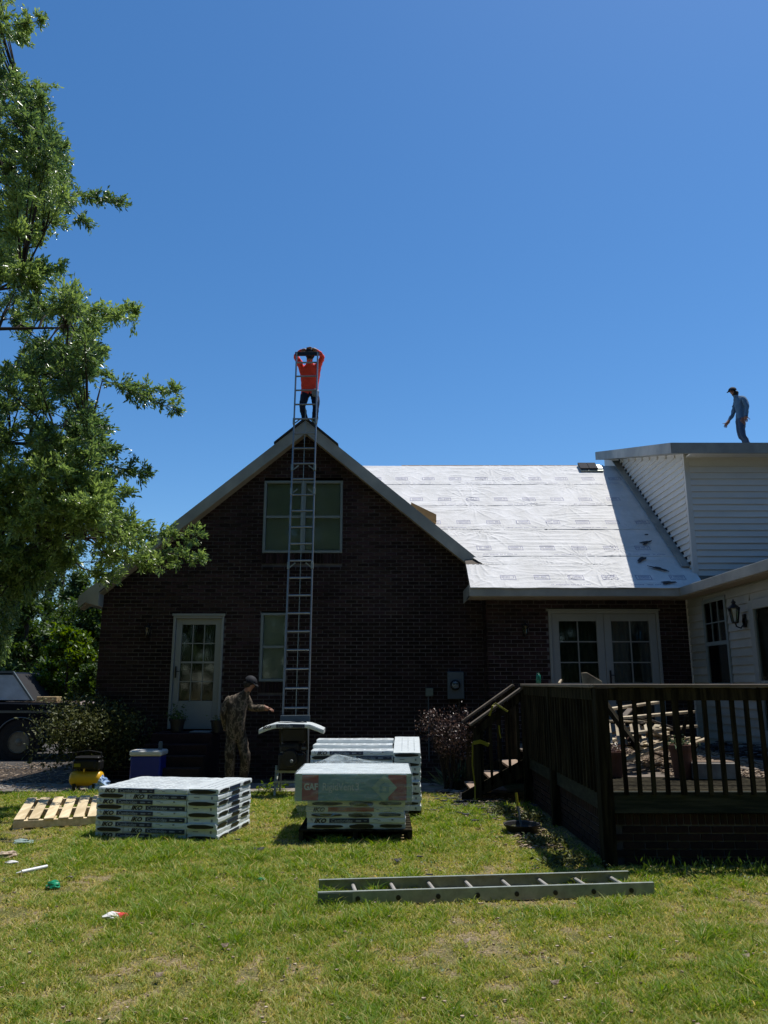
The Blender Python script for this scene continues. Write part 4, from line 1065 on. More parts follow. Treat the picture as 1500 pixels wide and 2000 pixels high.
# empty pallet on the grass
pA, pB, pC = gz(24, 1622, .0), gz(198, 1606, .0), gz(66, 1562, .1)
ep = thing('pallet', 'empty pale pine pallet lying on the grass left of the bundles', 'pallet', (pA.x, pA.y, 0))
u = Vector((math.cos(R(17)), math.sin(R(17)), 0)); v = Vector((-u.y, u.x, 0)); RISE = .085
PL, PD = 1.42, 1.08
def obx(t, name, a0, a1, b0, b1, z0, z1, mt):
    m = MB(); o = Vector((pA.x, pA.y, 0)); pts = [o + u * a + v * b for (a, b) in ((a0, b0), (a1, b0), (a1, b1), (a0, b1))]
    hs3 = [b0 * RISE, b0 * RISE, b1 * RISE, b1 * RISE]; m.prism([(p.x, p.y, z0 + h) for p, h in zip(pts, hs3)], (0, 0, z1 - z0)); return m.build(name, mt, t, bevel=.003)
n = 9
for i in range(n):
    a0 = PL * i / n + random.uniform(-.004, .004); a1 = a0 + PL / n * random.uniform(.64, .72)
    obx(ep, 'slat', a0, a1, random.uniform(-.012, .005), PD + random.uniform(-.01, .01), .100, .118, 'pallet')
for b0 in (.0, PD / 2 - .02, PD - .042): obx(ep, 'stringer', .0, PL - .04, b0, b0 + .040, .020, .0985, 'pallet')
for i in (0, 2, 4, 6, 8):
    a0 = PL * i / n; obx(ep, 'slat', a0, a0 + .1, -.01, PD, 0.001, .0185, 'pallet')

# ------------------------------------------------------------------ ladder hoist
HB, HT = Vector((at(574, 1500, 12.2).x, 12.2, 0.05)), Vector((at(600, 690, 13.62).x, 13.62, at(600, 690, 13.62).z))
hd_ = (HT - HB); HLN = hd_.length; hd_.normalize()
hx_ = Vector((1, 0, 0)); hn_ = hx_.cross(hd_).normalized()   # away from viewer side
if hn_.y > 0: hn_ = -hn_
hx_ = hd_.cross(hn_).normalized()
if hx_.x < 0: hx_ = -hx_
HWD = .40
hl = thing('ladder_hoist', 'tall aluminium ladder hoist leaning on the gable peak with a motor carriage', 'ladder hoist', HB)
for sgn in (-1, 1):
    m = MB(); a = HB + hx_ * sgn * HWD / 2; b = HT + hx_ * sgn * HWD / 2
    m.beam(a, b, .024, .07, up=hn_); m.build('rail', 'alu', hl, bevel=.003)
nr = int(HLN / .3048)
for i in range(1, nr + 1):
    c = HB + hd_ * (i * .3048)
    if c.z > HT.z - .1: break
    m = MB(); m.tube([c - hx_ * (HWD / 2 - .015), c + hx_ * (HWD / 2 - .015)], .017, 8); m.build('rung', 'alu', hl, smooth=False)
for zz in (3.55, 4.9, 5.35, 6.28):   # section joints with gusset clips
    c = HB + hd_ * ((zz - HB.z) / hd_.z)
    for sgn in (-1, 1):
        m = MB(); m.box(-.02, .02, -.05, .0, -.06, .06); q = c + hx_ * sgn * (HWD / 2)
        m.v = [tuple(q + hx_ * p[0] + hn_ * (p[1] * -1) + hd_ * p[2]) for p in m.v]; m.build('splice_clip', 'alu_dull', hl, bevel=.003)
        m = MB(); m.beam(q - hx_ * sgn * .02 - hd_ * .02, q - hx_ * sgn * .11 + hd_ * .06, .012, .02); m.build('gusset', 'alu_dull', hl)
m = MB(); m.tube([HB + hd_ * 1.1 + hn_ * -.0 + hx_ * .0, HT + hn_ * -.01 - hd_ * 1.2], .007, 6); m.build('cable', 'alu_dull', hl)
m = MB(); m.beam(HT - hx_ * (HWD / 2 + .03) - hn_ * .02, HT + hx_ * (HWD / 2 + .03) - hn_ * .02, .05, .07); m.build('top_pulley_bar', 'black', hl, bevel=.004)
# carriage back plate, shelf frame
cz = at(579, 1420, 12.2).z
cc = HB + hd_ * ((cz - HB.z) / hd_.z) + hn_ * .06
m = MB(); m.beam(cc - hd_ * .02, cc + hd_ * .16, .46, .03, up=hn_); m.build('carriage_plate', 'grey', hl, bevel=.004)
m = MB()
for sgn in (-1, 1):
    p = cc + hx_ * sgn * .20; m.beam(p, p + hn_ * .36 + Vector((0, 0, -.01)), .03, .03); m.beam(p - hd_ * .35, p + hn_ * .3, .022, .022)
m.beam(cc + hn_ * .34 - hx_ * .21, cc + hn_ * .34 + hx_ * .21, .03, .03); m.build('carriage_shelf', 'black', hl)
# engine frame
m = MB()
for sgn in (-1, 1):
    p = HB + hx_ * sgn * .24 + Vector((0, -.28, 0)); m.beam(p + Vector((0, .1, .38)), p + Vector((0, -.02, -.03)), .03, .03)
    m.beam(p + Vector((0, -.02, .05)), HB + hx_ * sgn * .24 + Vector((0, .1, .3)), .025, .025)
m.beam(HB + Vector((-.26, -.29, .16)), HB + Vector((.26, -.29, .16)), .03, .03); m.beam(HB + Vector((-.24, -.24, .30)), HB + Vector((.24, -.24, .30)), .03, .04)
m.build('base_frame', 'alu_dull', hl)
m = MB(); q = HB + Vector((0, -.18, .52))
m.box(q.x - .20, q.x + .18, q.y - .16, q.y + .10, q.z - .20, q.z + .04); m.build('engine_block', 'black', hl, bevel=.02)
m = MB(); m.lathe([(.11, -.05), (.12, 0), (.12, .12), (.06, .14)], (q.x - .02, q.y - .22, q.z - .02), 18, axis='y'); m.build('engine_cover', 'black', hl)
m = MB(); m.box(q.x - .19, q.x + .12, q.y - .12, q.y + .10, q.z + .05, q.z + .17); m.build('fuel_tank', 'black', hl, bevel=.03)
m = MB(); m.box(q.x - .17, q.x + .05, q.y - .125, q.y - .12, q.z + .055, q.z + .065); m.lathe([(.02, 0), (.025, .01), (.02, .03)], (q.x + .02, q.y - .35, q.z - .05), 10, axis='y'); m.build('bright_fitting', 'alu', hl)
m = MB(); m.box(q.x - .19, q.x + .19, q.y + .0, q.y + .14, q.z + .18, q.z + .40); m.build('winch_drum_housing', 'black', hl, bevel=.03)
# bundle riding on the carriage, ends sagging
sb = bundle_body(.96, .33, .062, sag=.22, seed=11)
tb = thing('shingle_bundle', 'single shingle bundle sagging over the hoist carriage under the ladder', 'shingle bundle', cc + hn_ * .34 + Vector((0, 0, -.06)), R(0), None)
sbm = tmpmesh(sb, 'wrap'); inst('wrap', sbm, tb, (0, 0, 0), (R(3), 0, 0), world=False)
inst('navy_panel', rects([(-.22, .20, .006, .056)], 'navy'), tb, (0, -.1700, -.009), (R(3), 0, 0), world=False)
inst('range_lettering', T_CAM, tb, (-.20, -.1765, .008), (R(3), 0, 0), world=False)
inst('brand_lettering', T_IKO, tb, (-.42, -.1735, -.026), (R(3), R(-10), 0), world=False)

# ------------------------------------------------------------------ ladder lying on the grass
la, lb_ = gz(620, 1772), gz(1279, 1751)
lu = (lb_ - la); LL = lu.length; lu.normalize(); lv = Vector((-lu.y, lu.x, 0))
far_a = gz(629, 1744)
LW = abs((far_a - la).dot(lv))
gl = thing('extension_ladder', 'dull aluminium extension ladder section lying flat on the grass', 'ladder', la)
for (off, s0_, s1_, w_) in ((0, 0, LL, 'near'), (LW, .02, LL - .04, 'far')):
    m = MB(); o = la + lv * off
    def P(a, b, c): return tuple(o + lu * a + lv * b + Vector((0, 0, c)))
    sg = 1 if off == 0 else -1
    for (b0, b1, z0_, z1_) in ((-.004, .004, .012, .098), (-.004, .026, .098, .102), (-.004, .026, .008, .012)):
        m.add([P(a, b * sg, c) for c in (z0_, z1_) for b in (b0, b1) for a in (s0_, s1_)], [(0, 2, 3, 1), (4, 5, 7, 6), (0, 1, 5, 4), (2, 6, 7, 3), (0, 4, 6, 2), (1, 3, 7, 5)])
    rl = m.build('rail', 'alu_dull', gl)
    if True:
        m = MB()
        for i in range(9):
            s = .30 + i * .3048
            if s < s1_ - .02:
                c = P(s, -.0045 * sg, .05); m.lathe([(.019, 0), (.018, -.006)], c, 10, axis='y')
        m.build('rivet', 'black', rl)
        m = MB(); m.add([P(a, b, c) for c in (.016, .094) for b in (-.008 * sg, -.0045 * sg) for a in (s0_ + .0, s0_ + .26)], [(0, 2, 3, 1), (4, 5, 7, 6), (0, 1, 5, 4), (2, 6, 7, 3), (0, 4, 6, 2), (1, 3, 7, 5)]); m.build('end_plate', 'greenbox', rl)
for i in range(8):
    s = .30 + i * .3048; m = MB()
    p = la + lu * (s - .0) + Vector((0, 0, .052)); m.tube([p + lv * .004, p + lv * (LW - .004) + lu * -.01], .0165, 10); m.build('rung', 'rung', gl, smooth=False)

# ------------------------------------------------------------------ deck
deck = thing('timber_deck', 'dark weathered timber deck with railing and brick base at the right', 'deck', (DKX, DKY, 0))
SX1 = WX - .03; BY1 = 11.35
bk = MB()
bk.box(DKX + .05, 6.2, DKY + .06, DKY + .16, 0, .44); bk.box(DKX + .05, DKX + .15, DKY + .161, BY1, 0, .44)
skirt = bk.build('brick_skirt', 'mortar', deck)
dbm = box_mesh('brick', BL, .03, BH, 'brick2')
nrow = 5
for k in range(nrow):
    z = .012 + k * BC + BH / 2; x = DKX + .055 + (0 if k % 2 else -BP / 2)
    while x < 4.9:
        if x + BL / 2 > DKX + .1:
            xc = max(x + BL / 2, DKX + .04 + BL / 2)
            inst('brick', dbm, skirt, (xc, DKY + .06 + random.uniform(-.002, .002), z), (random.uniform(-.01, .01), 0, random.uniform(-.006, .006)))
        x += BP
    y = DKY + .17 + (0 if k % 2 else BP / 2)
    while y < BY1 - .1:
        inst('brick', dbm, skirt, (DKX + .05 + random.uniform(-.002, .002), y + BL / 2, z), (0, 0, R(90)))
        y += BP
zt = .012 + nrow * BC
x = DKX + .05
while x < 5.2:
    inst('brick', tmpmesh(MB().box(-BH / 2, BH / 2, -.015, .02, -.045, .045), 'brick2') if x == DKX + .05 else soldier, skirt, (x + BC / 2, DKY + .06 + random.uniform(-.002, .002), zt + .048)) 
    if x == DKX + .05: soldier = [o for o in skirt.children][-1].data
    x += BC
y = DKY + .15
while y < BY1 - .1:
    inst('brick', soldier, skirt, (DKX + .05, y + BC / 2, zt + .048), (0, 0, R(90))); y += BC
# rims
MB().box(DKX, 6.2, DKY, DKY + .04, .455, DECKZ + .005).build('rim_joist', 'wood_rim', deck, bevel=.004)
MB().box(DKX, DKX + .04, DKY + .042, BY1, .455, DECKZ + .005).build('rim_joist', 'wood_rim', deck, bevel=.004)
# floor boards run left-right, visible through the railing
y = DKY + .045; k = 0
while y < WR - .05:
    xa = DKX + .02 if y < BY1 + 1.4 else DKX; 
    MB().box(DKX + .045, SX1, y, y + .134, DECKZ - .03, DECKZ + random.uniform(0, .004)).build('floor_board', 'wood_old' if y < 8.6 else 'wood_top', deck)  # front boards get the darker wood, its tone standing in for shade there
    y += .14
# posts
def post(x, y, z0, z1, w_=.09, mt='wood_old', name='post', par=deck): return MB().box(x - w_ / 2, x + w_ / 2, y - w_ / 2, y + w_ / 2, z0, z1).build(name, mt, par, bevel=.004)
post(DKX + .0, DKY - .03, .0, 1.582, .115); post(DKX - .02, DKY + .09, .05, 1.582, .05)
post(DKX - .025, BY1, 0, 1.582, .10); post(DKX - .02, BY1 - 1.75, .0, 1.582, .09); post(5.9, DKY - .02, .3, 1.58)
# top rail caps and bands
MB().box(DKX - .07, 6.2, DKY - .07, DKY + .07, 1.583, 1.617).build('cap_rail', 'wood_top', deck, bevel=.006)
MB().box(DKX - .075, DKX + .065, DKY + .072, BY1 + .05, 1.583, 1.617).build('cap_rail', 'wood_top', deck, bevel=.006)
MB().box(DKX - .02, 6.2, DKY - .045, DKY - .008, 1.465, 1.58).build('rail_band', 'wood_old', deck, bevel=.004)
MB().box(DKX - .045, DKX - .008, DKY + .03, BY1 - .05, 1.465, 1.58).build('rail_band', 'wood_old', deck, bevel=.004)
bal = MB().box(-.019, .019, -.019, .019, -.47, .47); balm = tmpmesh(bal, 'wood_old', bevel=.003)
x = DKX + .19
while x < 6.1:
    inst('baluster', balm, deck, (x, DKY + .012 - .033 + .005, 1.09), (0, random.uniform(-.012, .012), random.uniform(-.1, .1))); x += .1315
o = inst('baluster', balm, deck, (at(1323, 1450, DKY).x, DKY - .03, 1.09), (0, R(-3), 0))
y = DKY + .2
while y < BY1 - .1:
    inst('baluster', balm, deck, (DKX - .028, y, 1.09), (random.uniform(-.012, .012), 0, random.uniform(-.1, .1))); y += .1315
# stairs going down to the left
SY0, SY1 = BY1 + .02, BY1 + 1.12
for i in range(3):
    z = DECKZ - .16 * (i + 1); x = DKX - .27 * (i + 1)
    MB().box(x, x + .285, SY0 + .05, SY1 - .05, z - .035, z).build('tread', 'wood_tread', deck, bevel=.004)
for yy in (SY0, SY1):
    MB().prism([(DKX, yy, DECKZ - .03), (DKX, yy, DECKZ - .28), (DKX - .95, yy, -.0), (DKX - .95, yy, .12)], (0, .04, 0)).build('stringer', 'wood_old', deck)
    xn = DKX - .72
    post(xn, yy + .02, 0, .98, .09)
    if yy == SY1: post(DKX - .02, yy + .02, .2, 1.58, .09)
    MB().beam((DKX + .0, yy - .01, 1.60), (xn - .10, yy - .01, 1.04), .13, .034).build('cap_rail', 'wood_top', deck, bevel=.005)
    MB().beam((DKX, yy - .01, 1.50), (xn - .03, yy - .01, .94), .036, .10).build('rail_band', 'wood_old', deck)
    for i in range(5):
        xx = DKX - .13 * (i + 1); zt_ = 1.60 - .70 / .82 * (DKX - xx) * .8 - .1; zb2 = max(.15, DECKZ - (DKX - xx) * .6 - .1)
        if xx > xn + .06: MB().box(xx - .018, xx + .018, yy + .0, yy + .036, zb2, zt_).build('baluster', 'wood_old', deck, bevel=.003)

# things on and around the deck
bt = at(1068, 1334, 10.6)
t = thing('plastic_bottle', 'green plastic bottle standing on the deck rail', 'bottle', (DKX, 10.2, 1.618))
q = Vector((DKX, 10.4, 1.618)); t.location = q; WP[t.name] = q
bt_ = MB(); bt_.lathe([(.030, 0), (.033, .01), (.033, .085), (.028, .11), (.02, .12)], (0, 0, 0), 16); bt_.build('bottle', 'teal', t, world=False, smooth=True)
bt_ = MB(); bt_.lathe([(.021, .121), (.021, .135), (.018, .138)], (0, 0, 0), 14); bt_.build('cap', 'teal', t, world=False)
# caution tape
def ribbon(pts, wd, name, label, mt='tape', wv=Vector((0, 0, 1))):
    m = MB(); pts = [Vector(p) for p in pts]; vs = []
    for i, p in enumerate(pts):
        d = (pts[min(i + 1, len(pts) - 1)] - pts[max(0, i - 1)]).normalized(); s = d.cross(wv)
        s = s.normalized() if s.length > .05 else Vector((1, 0, 0))
        vs += [p + s * wd / 2, p - s * wd / 2, p + s * wd / 2 + Vector((0, .003, .002)), p - s * wd / 2 + Vector((0, .003, .002))]
    fs = []
    for i in range(len(pts) - 1):
        a = i * 4; fs += [(a, a + 1, a + 5, a + 4), (a + 2, a + 6, a + 7, a + 3), (a, a + 4, a + 6, a + 2), (a + 1, a + 3, a + 7, a + 5)]
    o = m.add(vs, fs).build(name, mt); tag(o, label, 'caution tape', 'caution tape on the stair rails'); return o
tk = SY0 - .12; xt = DKX - .45; zt = 1.60 - .45 * .683
ribbon([(xt - .10, tk, zt - .12), (xt - .05, tk - .01, zt + .02), (xt, tk + .03, zt + .05), (xt + .08, tk - .01, zt - .01), (xt + .16, tk - .02, zt - .06)], .025, 'caution_tape', 'yellow tape knotted around the upper part of the stair rail', wv=Vector((0, 1, 0)))
ribbon([(xt + .03, tk - .02, zt - .25), (xt + .035, tk - .02, zt - .35), (xt + .05, tk - .02, zt - .42)], .018, 'caution_tape', 'short yellow tape tail hanging below the knot on the stair rail', wv=Vector((0, 1, 0)))
ribbon([(xn - .06, SY0 - .05, .80), (xn + .04, SY0 - .055, .82), (xn + .12, SY0 - .05, .79), (xn + .16, SY0 - .05, .77)], .05, 'caution_tape', 'wide yellow tape wrapped around the lower stair post', wv=Vector((0, 1, 0)))
ribbon([(xn - .07, SY0 - .06, .80), (xn - .08, SY0 - .06, .5), (xn - .05, SY0 - .06, .22), (xn - .06, SY0 - .1, .05)], .02, 'caution_tape', 'long yellow tape end trailing down from the lower stair post', wv=Vector((0, 1, 0)))

# heap of old boards on the deck
def board(a, b, w_, th, label, mt='lumber', cat='board', up=(0, 0, 1)):
    o = MB().beam(a, b, w_, th, up=up).build('old_board', mt, bevel=.003); tag(o, label, cat, 'old boards heaped on the deck'); return o
Zd = DECKZ + .01
B = [((1190, 1385, 9.6), (1282, 1372, 10.3), .09, 'pale board at the very top of the heap, rising to the right'),
     ((1205, 1403, 9.3), (1352, 1390, 10.0), .10, 'long pale board second from the top of the heap'),
     ((1178, 1408, 9.6), (1260, 1412, 9.5), .10, 'short pale board sticking out left below the long one'),
     ((1235, 1432, 9.0), (1356, 1418, 9.8), .10, 'long pale board across the middle of the heap'),
     ((1182, 1450, 9.2), (1204, 1441, 9.6), .08, 'short broken board end beside the corner post'),
     ((1215, 1486, 8.9), (1330, 1440, 9.6), .14, 'dark wide board leaning across the front of the heap'),
     ((1260, 1420, 9.9), (1330, 1450, 9.3), .12, 'sunlit tan board lying flat on the pallet heap'),
     ((1240, 1462, 9.5), (1300, 1430, 10.1), .11, 'yellowish split board in the middle of the heap'),
     ((1250, 1440, 9.7), (1312, 1462, 9.2), .07, 'narrow broken slat crossing the heap diagonally'),
     ((1238, 1448, 9.8), (1300, 1446, 9.7), .10, 'flat tan slat at the heart of the heap')]
for (p, q, w_, lab) in B:
    board(at(*p), at(*q), w_, .03, lab)
board(at(1180, 1372, 9.1), at(1250, 1468, 8.9), .13, .05, 'dark thick plank leaning down to the right behind the corner post', 'wood_old')
board(at(1316, 1398, 9.0), at(1322, 1470, 9.0), .05, .03, 'thin upright stake at the right of the heap', 'wood_old')
board(at(1340, 1398, 9.0), at(1328, 1470, 9.0), .04, .03, 'second thin stake leaning towards the first', 'wood_old')
rj = random.Random(3)
for i in range(16):
    px_, py_, Y_ = rj.uniform(1190, 1345), rj.uniform(1400, 1490), rj.uniform(9.0, 10.4); p_ = at(px_, py_, Y_); p_.z = max(p_.z, DECKZ + .05)
    a_ = rj.uniform(0, 3.14); L_ = rj.uniform(.15, .42); dz_ = rj.uniform(-.14, .14); q_ = p_ + Vector((L_ * math.cos(a_), L_ * math.sin(a_), dz_)); q_.z = max(q_.z, DECKZ + .03)
    board(p_, q_, rj.uniform(.05, .12), .022, 'short splintered board jumbled into the heap behind the deck railing', ('lumber', 'wood_top', 'wood_old')[i % 3])
# broken slatted panel
bp_ = thing('broken_lattice', 'broken slatted wooden panel lying in the heap on the deck', 'wooden panel', at(1270, 1470, 9.6))
c0 = at(1225, 1452, 9.3); e1 = (at(1330, 1470, 9.3) - at(1225, 1462, 9.3)); e2 = Vector((.55, .6, .06))
for i in range(7):
    a = c0 + e1 * (i / 6); MB().beam(a, a + e2, .06, .02).build('slat', 'lumber', bp_)
for i in range(3):
    a = c0 + e2 * (i / 2) - Vector((0, 0, .03)); MB().beam(a, a + e1, .06, .03).build('batten', 'lumber', bp_)
c0 = at(1195, 1455, 8.9); e1 = Vector((.45, .1, -.02)); e2 = Vector((.08, .35, .22))
bp_ = thing('broken_lattice', 'small dark slatted crate side tilted at the left end of the heap', 'wooden panel', c0)
for i in range(6):
    a = c0 + e1 * (i / 5); MB().beam(a, a + e2, .03, .02).build('slat', 'lumber', bp_)
for i in range(2):
    a = c0 + e2 * i; MB().beam(a, a + e1, .04, .02).build('batten', 'wood_old', bp_)
def board_ground(x0, y0, x1, y1, lab, w_=.14): board((x0, y0, DECKZ + .03), (x1, y1, DECKZ + .03), w_, .03, lab, 'wood_top')
p = gz(1370, 1482, DECKZ); q = gz(1420, 1495, DECKZ); board_ground(p.x, p.y, q.x + .5, q.y, 'grey board lying flat behind the planter box')
p = gz(1380, 1500, DECKZ); q = gz(1480, 1510, DECKZ); board_ground(p.x, p.y, q.x, q.y, 'grey board on the deck floor right of the planter box')
# railing off-cut stick seen above the cap rail, planter stick
o = MB().prism([tuple(at(1137, 1314, 9.4)), tuple(at(1146, 1313, 9.4)), tuple(at(1176, 1331, 9.4)), (at(1178, 1331, 9.4).x + .02, 9.4, DECKZ + .02), (at(1150, 1331, 9.4).x, 9.4, DECKZ + .02), tuple(at(1140, 1334, 9.4))], (0, .06, 0)).build('wood_chunk', 'lumber', bevel=.004); tag(o, 'torn pale wood chunk poking up behind the deck cap rail', 'wood scrap')
o = MB().beam(Vector((DKX - .02, 9.1, 1.622)), Vector((DKX + .03, 9.2, 1.66)), .02, .02).build('wood_chunk', 'lumber'); tag(o, 'tiny wood splinter on the deck cap rail left of the chunk', 'wood scrap')
# flower pots
def pot(loc, r, h, mt, label, plant=None):
    t = thing('flower_pot', label, 'plant pot', loc)
    m = MB(); m.lathe([(r * .7, 0), (r * .95, h * .85), (r * 1.05, h * .85), (r * 1.08, h), (r * .95, h), (r * .9, h * .93)], (0, 0, 0), 20); m.build('pot', mt, t, world=False)
    m = MB(); m.lathe([(r * .88, h * .90), (r * .88, h * .92)], (0, 0, 0), 16); m.build('soil', 'mulch', t, world=False)
    if plant:
        mt2, n, sz, hh = plant
        C = rng.normal(size=(n, 3)) * [r * .6, r * .6, hh * .35]; C[:, 2] = np.abs(C[:, 2]) + h
        stuff(leaf_mesh('plant', C, sz, mt2, t, world=False))
    return t
p = gz(1334, 1521, DECKZ); pot((p.x, p.y, DECKZ + .006), .12, .34, 'clay', 'tall terracotta pot with a pale wilted plant right of the wood heap', ('liriope', 90, .05, .12))
p = gz(1202, 1518, DECKZ); pot((p.x, p.y, DECKZ + .006), .11, .26, 'clay', 'terracotta pot with reddish flowers just behind the deck corner post', ('loroleaf', 160, .035, .14))
t = thing('planter_box', 'grey concrete planter box on the deck behind the railing', 'planter', gz(1395, 1522, DECKZ) + Vector((0, 0, .006)))
MB().box(-.24, .24, -.12, .12, 0, .17).build('box', 'concrete', t, world=False, bevel=.01)
MB().box(-.20, .20, -.09, .09, .172, .178).build('soil', 'mulch', t, world=False)
# torn shingle and mulch litter on the deck
def litter(name, n, fx, mt, label, cat, lo=.03, hi=.12, zt=(.005, .02)):
    m = MB()
    for i in range(n):
        x, y, z = fx(); s, r2 = random.uniform(lo, hi), random.uniform(0, 6.28); tl = random.uniform(-.5, .5)
        k = random.randint(3, 5); pts = []
        for a in range(k):
            aa = r2 + 6.28 * a / k + random.uniform(-.3, .3); px_, py_ = s * .5 * math.cos(aa), s * .5 * math.sin(aa) * random.uniform(.4, 1)
            pts.append((x + px_, y + py_, z + abs(px_) * tl * .6 + .004))
        m.prism(pts, (0, 0, random.uniform(.003, .01)))
    o = m.build(name, mt, fixn=False); o['label'] = label; o['category'] = cat; return stuff(o)
litter('bark_mulch', 5200, lambda: (random.uniform(3.1, SX1 - .05), random.uniform(8.5, 12.6), DECKZ + random.uniform(.004, .03)), 'tag_pink', 'tan bark and leaf litter covering the deck floor', 'litter', .03, .07)
def heap():
    u_, v_ = random.gauss(0, .22), random.uniform(-1, 1); y = 10.6 + v_ * 1.5
    return (WX - .25 - abs(u_) * .8, y, DECKZ + .22 * max(0, 1 - abs(u_) * 2) * (1 - abs(v_) * .4) * random.uniform(.3, 1))
litter('shingle_rubble', 420, heap, 'shingle', 'dark torn shingle rubble heaped along the wing wall', 'rubble', .06, .2)
litter('pale_rubble', 90, heap, 'inkgrey', 'pale scraps in the rubble along the wing wall', 'rubble', .05, .14)

litter('leaf_litter', 2600, lambda: (random.uniform(-11, -5.2), random.uniform(12.4, 16.5), .03), 'tag_pink', 'dry leaves strewn over the dark ground by the truck', 'litter', .03, .08)
# shingle scraps by the steps and on the lawn
def deckedge(): 
    s = random.random(); y = 8.2 + s * 3.6; return (DKX - .25 - abs(random.gauss(0, .22)) - (.45 if y > 10.8 else 0) * random.random(), y, random.uniform(0.0, .03))
litter('leaf_litter', 900, deckedge, 'tag_pink', 'dry leaf litter along the foot of the deck', 'litter', .02, .06)
litter('shingle_crumbs', 260, lambda: (random.gauss(1.25, .28), random.gauss(11.3, .75), random.uniform(.01, .03)), 'shingle', 'dark shingle crumbs scattered on the ground by the stairs', 'rubble', .03, .13)
litter('shingle_crumbs', 40, lambda: (random.uniform(-3, 1.5), random.uniform(7, 12), random.uniform(.02, .035)), 'shingle', 'few dark shingle crumbs scattered over the lawn', 'rubble', .02, .07)
def scrap(px, py, s, mt, label, cat='shingle scrap', group=None, name='shingle_scrap', asp=.5, th=.006, z=.02):
    p = gz(px, py, z); n = 7; pts = []
    for i in range(n):
        a = 6.28 * i / n; rr = random.uniform(.75, 1.1); pts.append((p.x + s * .5 * math.cos(a) * rr, p.y + s * asp * math.sin(a) * rr * .8, z + .012 * math.cos(a * 2)))
    m = MB().prism(pts, (0, 0, th)); o = m.build(name, mt); tag(o, label, cat, group); return o
scrap(505, 1658, .13, 'shingle', 'dark shingle piece on the grass left of the wrapped pallet', group='shingle pieces on the lawn', z=.035)
scrap(777, 1680, .09, 'shingle', 'dark shingle piece on the grass just in front of the wrapped pallet', group='shingle pieces on the lawn', z=.035)
scrap(865, 1545, .3, 'shingle', 'large flat grey shingle on the paving right of the tall stack', group='shingle pieces on the lawn', z=.035)
scrap(925, 1602, .16, 'shingle', 'dark shingle piece near the foot of the deck stairs', group='shingle pieces on the lawn')
# litter pieces
p = gz(42, 1703, .03); q = gz(93, 1692, .04)
t = thing('caulk_tube', 'white plastic caulking tube lying on the grass at the left', 'tube', p)
t.location = p; m = MB(); d = (q - p); m.tube([d * .0, d * .98], .016, 12); m.build('tube', 'whiteplastic', t, world=False, smooth=False)
m = MB(); m.tube([d * -.2, d * -.01], [.004, .008], 8); m.build('nozzle', 'whiteplastic', t, world=False)
def crumple(px, py, s, mts, label, cat, name, seed, split=None, z=.03):
    p = gz(px, py, z); m = MB(); n1, n2 = 12, 10; vs = []
    for j in range(n2 + 1):
        th = math.pi * j / n2
        for i in range(n1):
            a = 6.283 * i / n1; q = Vector((math.sin(th) * math.cos(a), math.sin(th) * math.sin(a), math.cos(th)))
            k = 1 + .45 * noise.noise(q * 1.8 + Vector((seed, 0, 0))) + .25 * noise.noise(q * 5 + Vector((seed, 3, 0)))
            vs.append((p.x + q.x * s[0] * k, p.y + q.y * s[1] * k, max(.012, p.z + q.z * s[2] * k)))
    for j in range(n2):
        for i in range(n1):
            mi = 1 if (split is not None and (vs[j * n1 + i][0] - p.x) > split) else 0
            m.add([], [], 0); m.f.append((j * n1 + i, j * n1 + (i + 1) % n1, (j + 1) * n1 + (i + 1) % n1, (j + 1) * n1 + i)); m.m.append(mi)
    m.v = vs; o = m.build(name, mts, smooth=False); tag(o, label, cat); return o
crumple(103, 1729, (.062, .04, .035), 'greenplastic', 'crumpled shiny green plastic bottle on the grass', 'bottle', 'crushed_bottle', 3)
crumple(226, 1789, (.085, .05, .022), ['paperwhite', 'paperred'], 'red and white crumpled wrapper on the grass', 'wrapper', 'food_wrapper', 5, split=.0)
crumple(511, 1717, (.035, .025, .012), 'greenplastic', 'small green plastic scrap on the grass left of the lying ladder', 'plastic scrap', 'plastic_scrap', 8)
crumple(46, 1645, (.11, .06, .03), 'clearbag', 'clear crumpled plastic lying in the grass below the empty pallet', 'plastic scrap', 'plastic_scrap', 9)
crumple(12, 1670, (.10, .07, .03), 'tag_pink', 'crumpled brown paper at the left edge of the lawn', 'paper', 'paper_scrap', 12)
crumple(22, 1684, (.06, .03, .012), 'paperwhite', 'small pale paper scrap below the brown paper on the lawn', 'paper', 'paper_scrap', 15)
crumple(1148, 1708, (.05, .04, .02), 'clearbag', 'small pale plastic scrap in the shade at the deck foot', 'plastic scrap', 'plastic_scrap', 19)
for (px, py, lab) in ((440, 1846, 'brown dry leaf left of the lawn centre'), (910, 1837, 'tan dry leaf right of the lawn centre'), (1083, 1918, 'orange dry leaf near a bare patch at the lower right'), (1456, 1866, 'brown dry leaf near the right edge of the lawn'), (311, 1903, 'reddish dry leaf at the lower left of the lawn')):
    scrap(px, py, .055, 'tag_pink', lab, 'leaf', 'dry leaves on the lawn', 'dry_leaf', th=.002, z=.045)
# upturned black dustpan/tub with stick by the deck
p = gz(1020, 1628)
t = thing('rubble_tub', 'black plastic tub with a yellow handled tool in the shade beside the deck', 'tub', p)
m = MB(); m.lathe([(.15, 0), (.19, .10), (.21, .105), (.20, .09), (.14, .02)], (0, 0, 0), 16); m.build('tub', 'blackpot', t, world=False)
m = MB(); m.tube([(.0, 0, .03), (-.03, .05, .28)], .012, 8); m.build('tool_handle', 'grey', t, world=False)
m = MB(); m.tube([(-.03, .05, .28), (-.04, .07, .42)], .014, 8); m.build('handle_grip', 'tape', t, world=False)

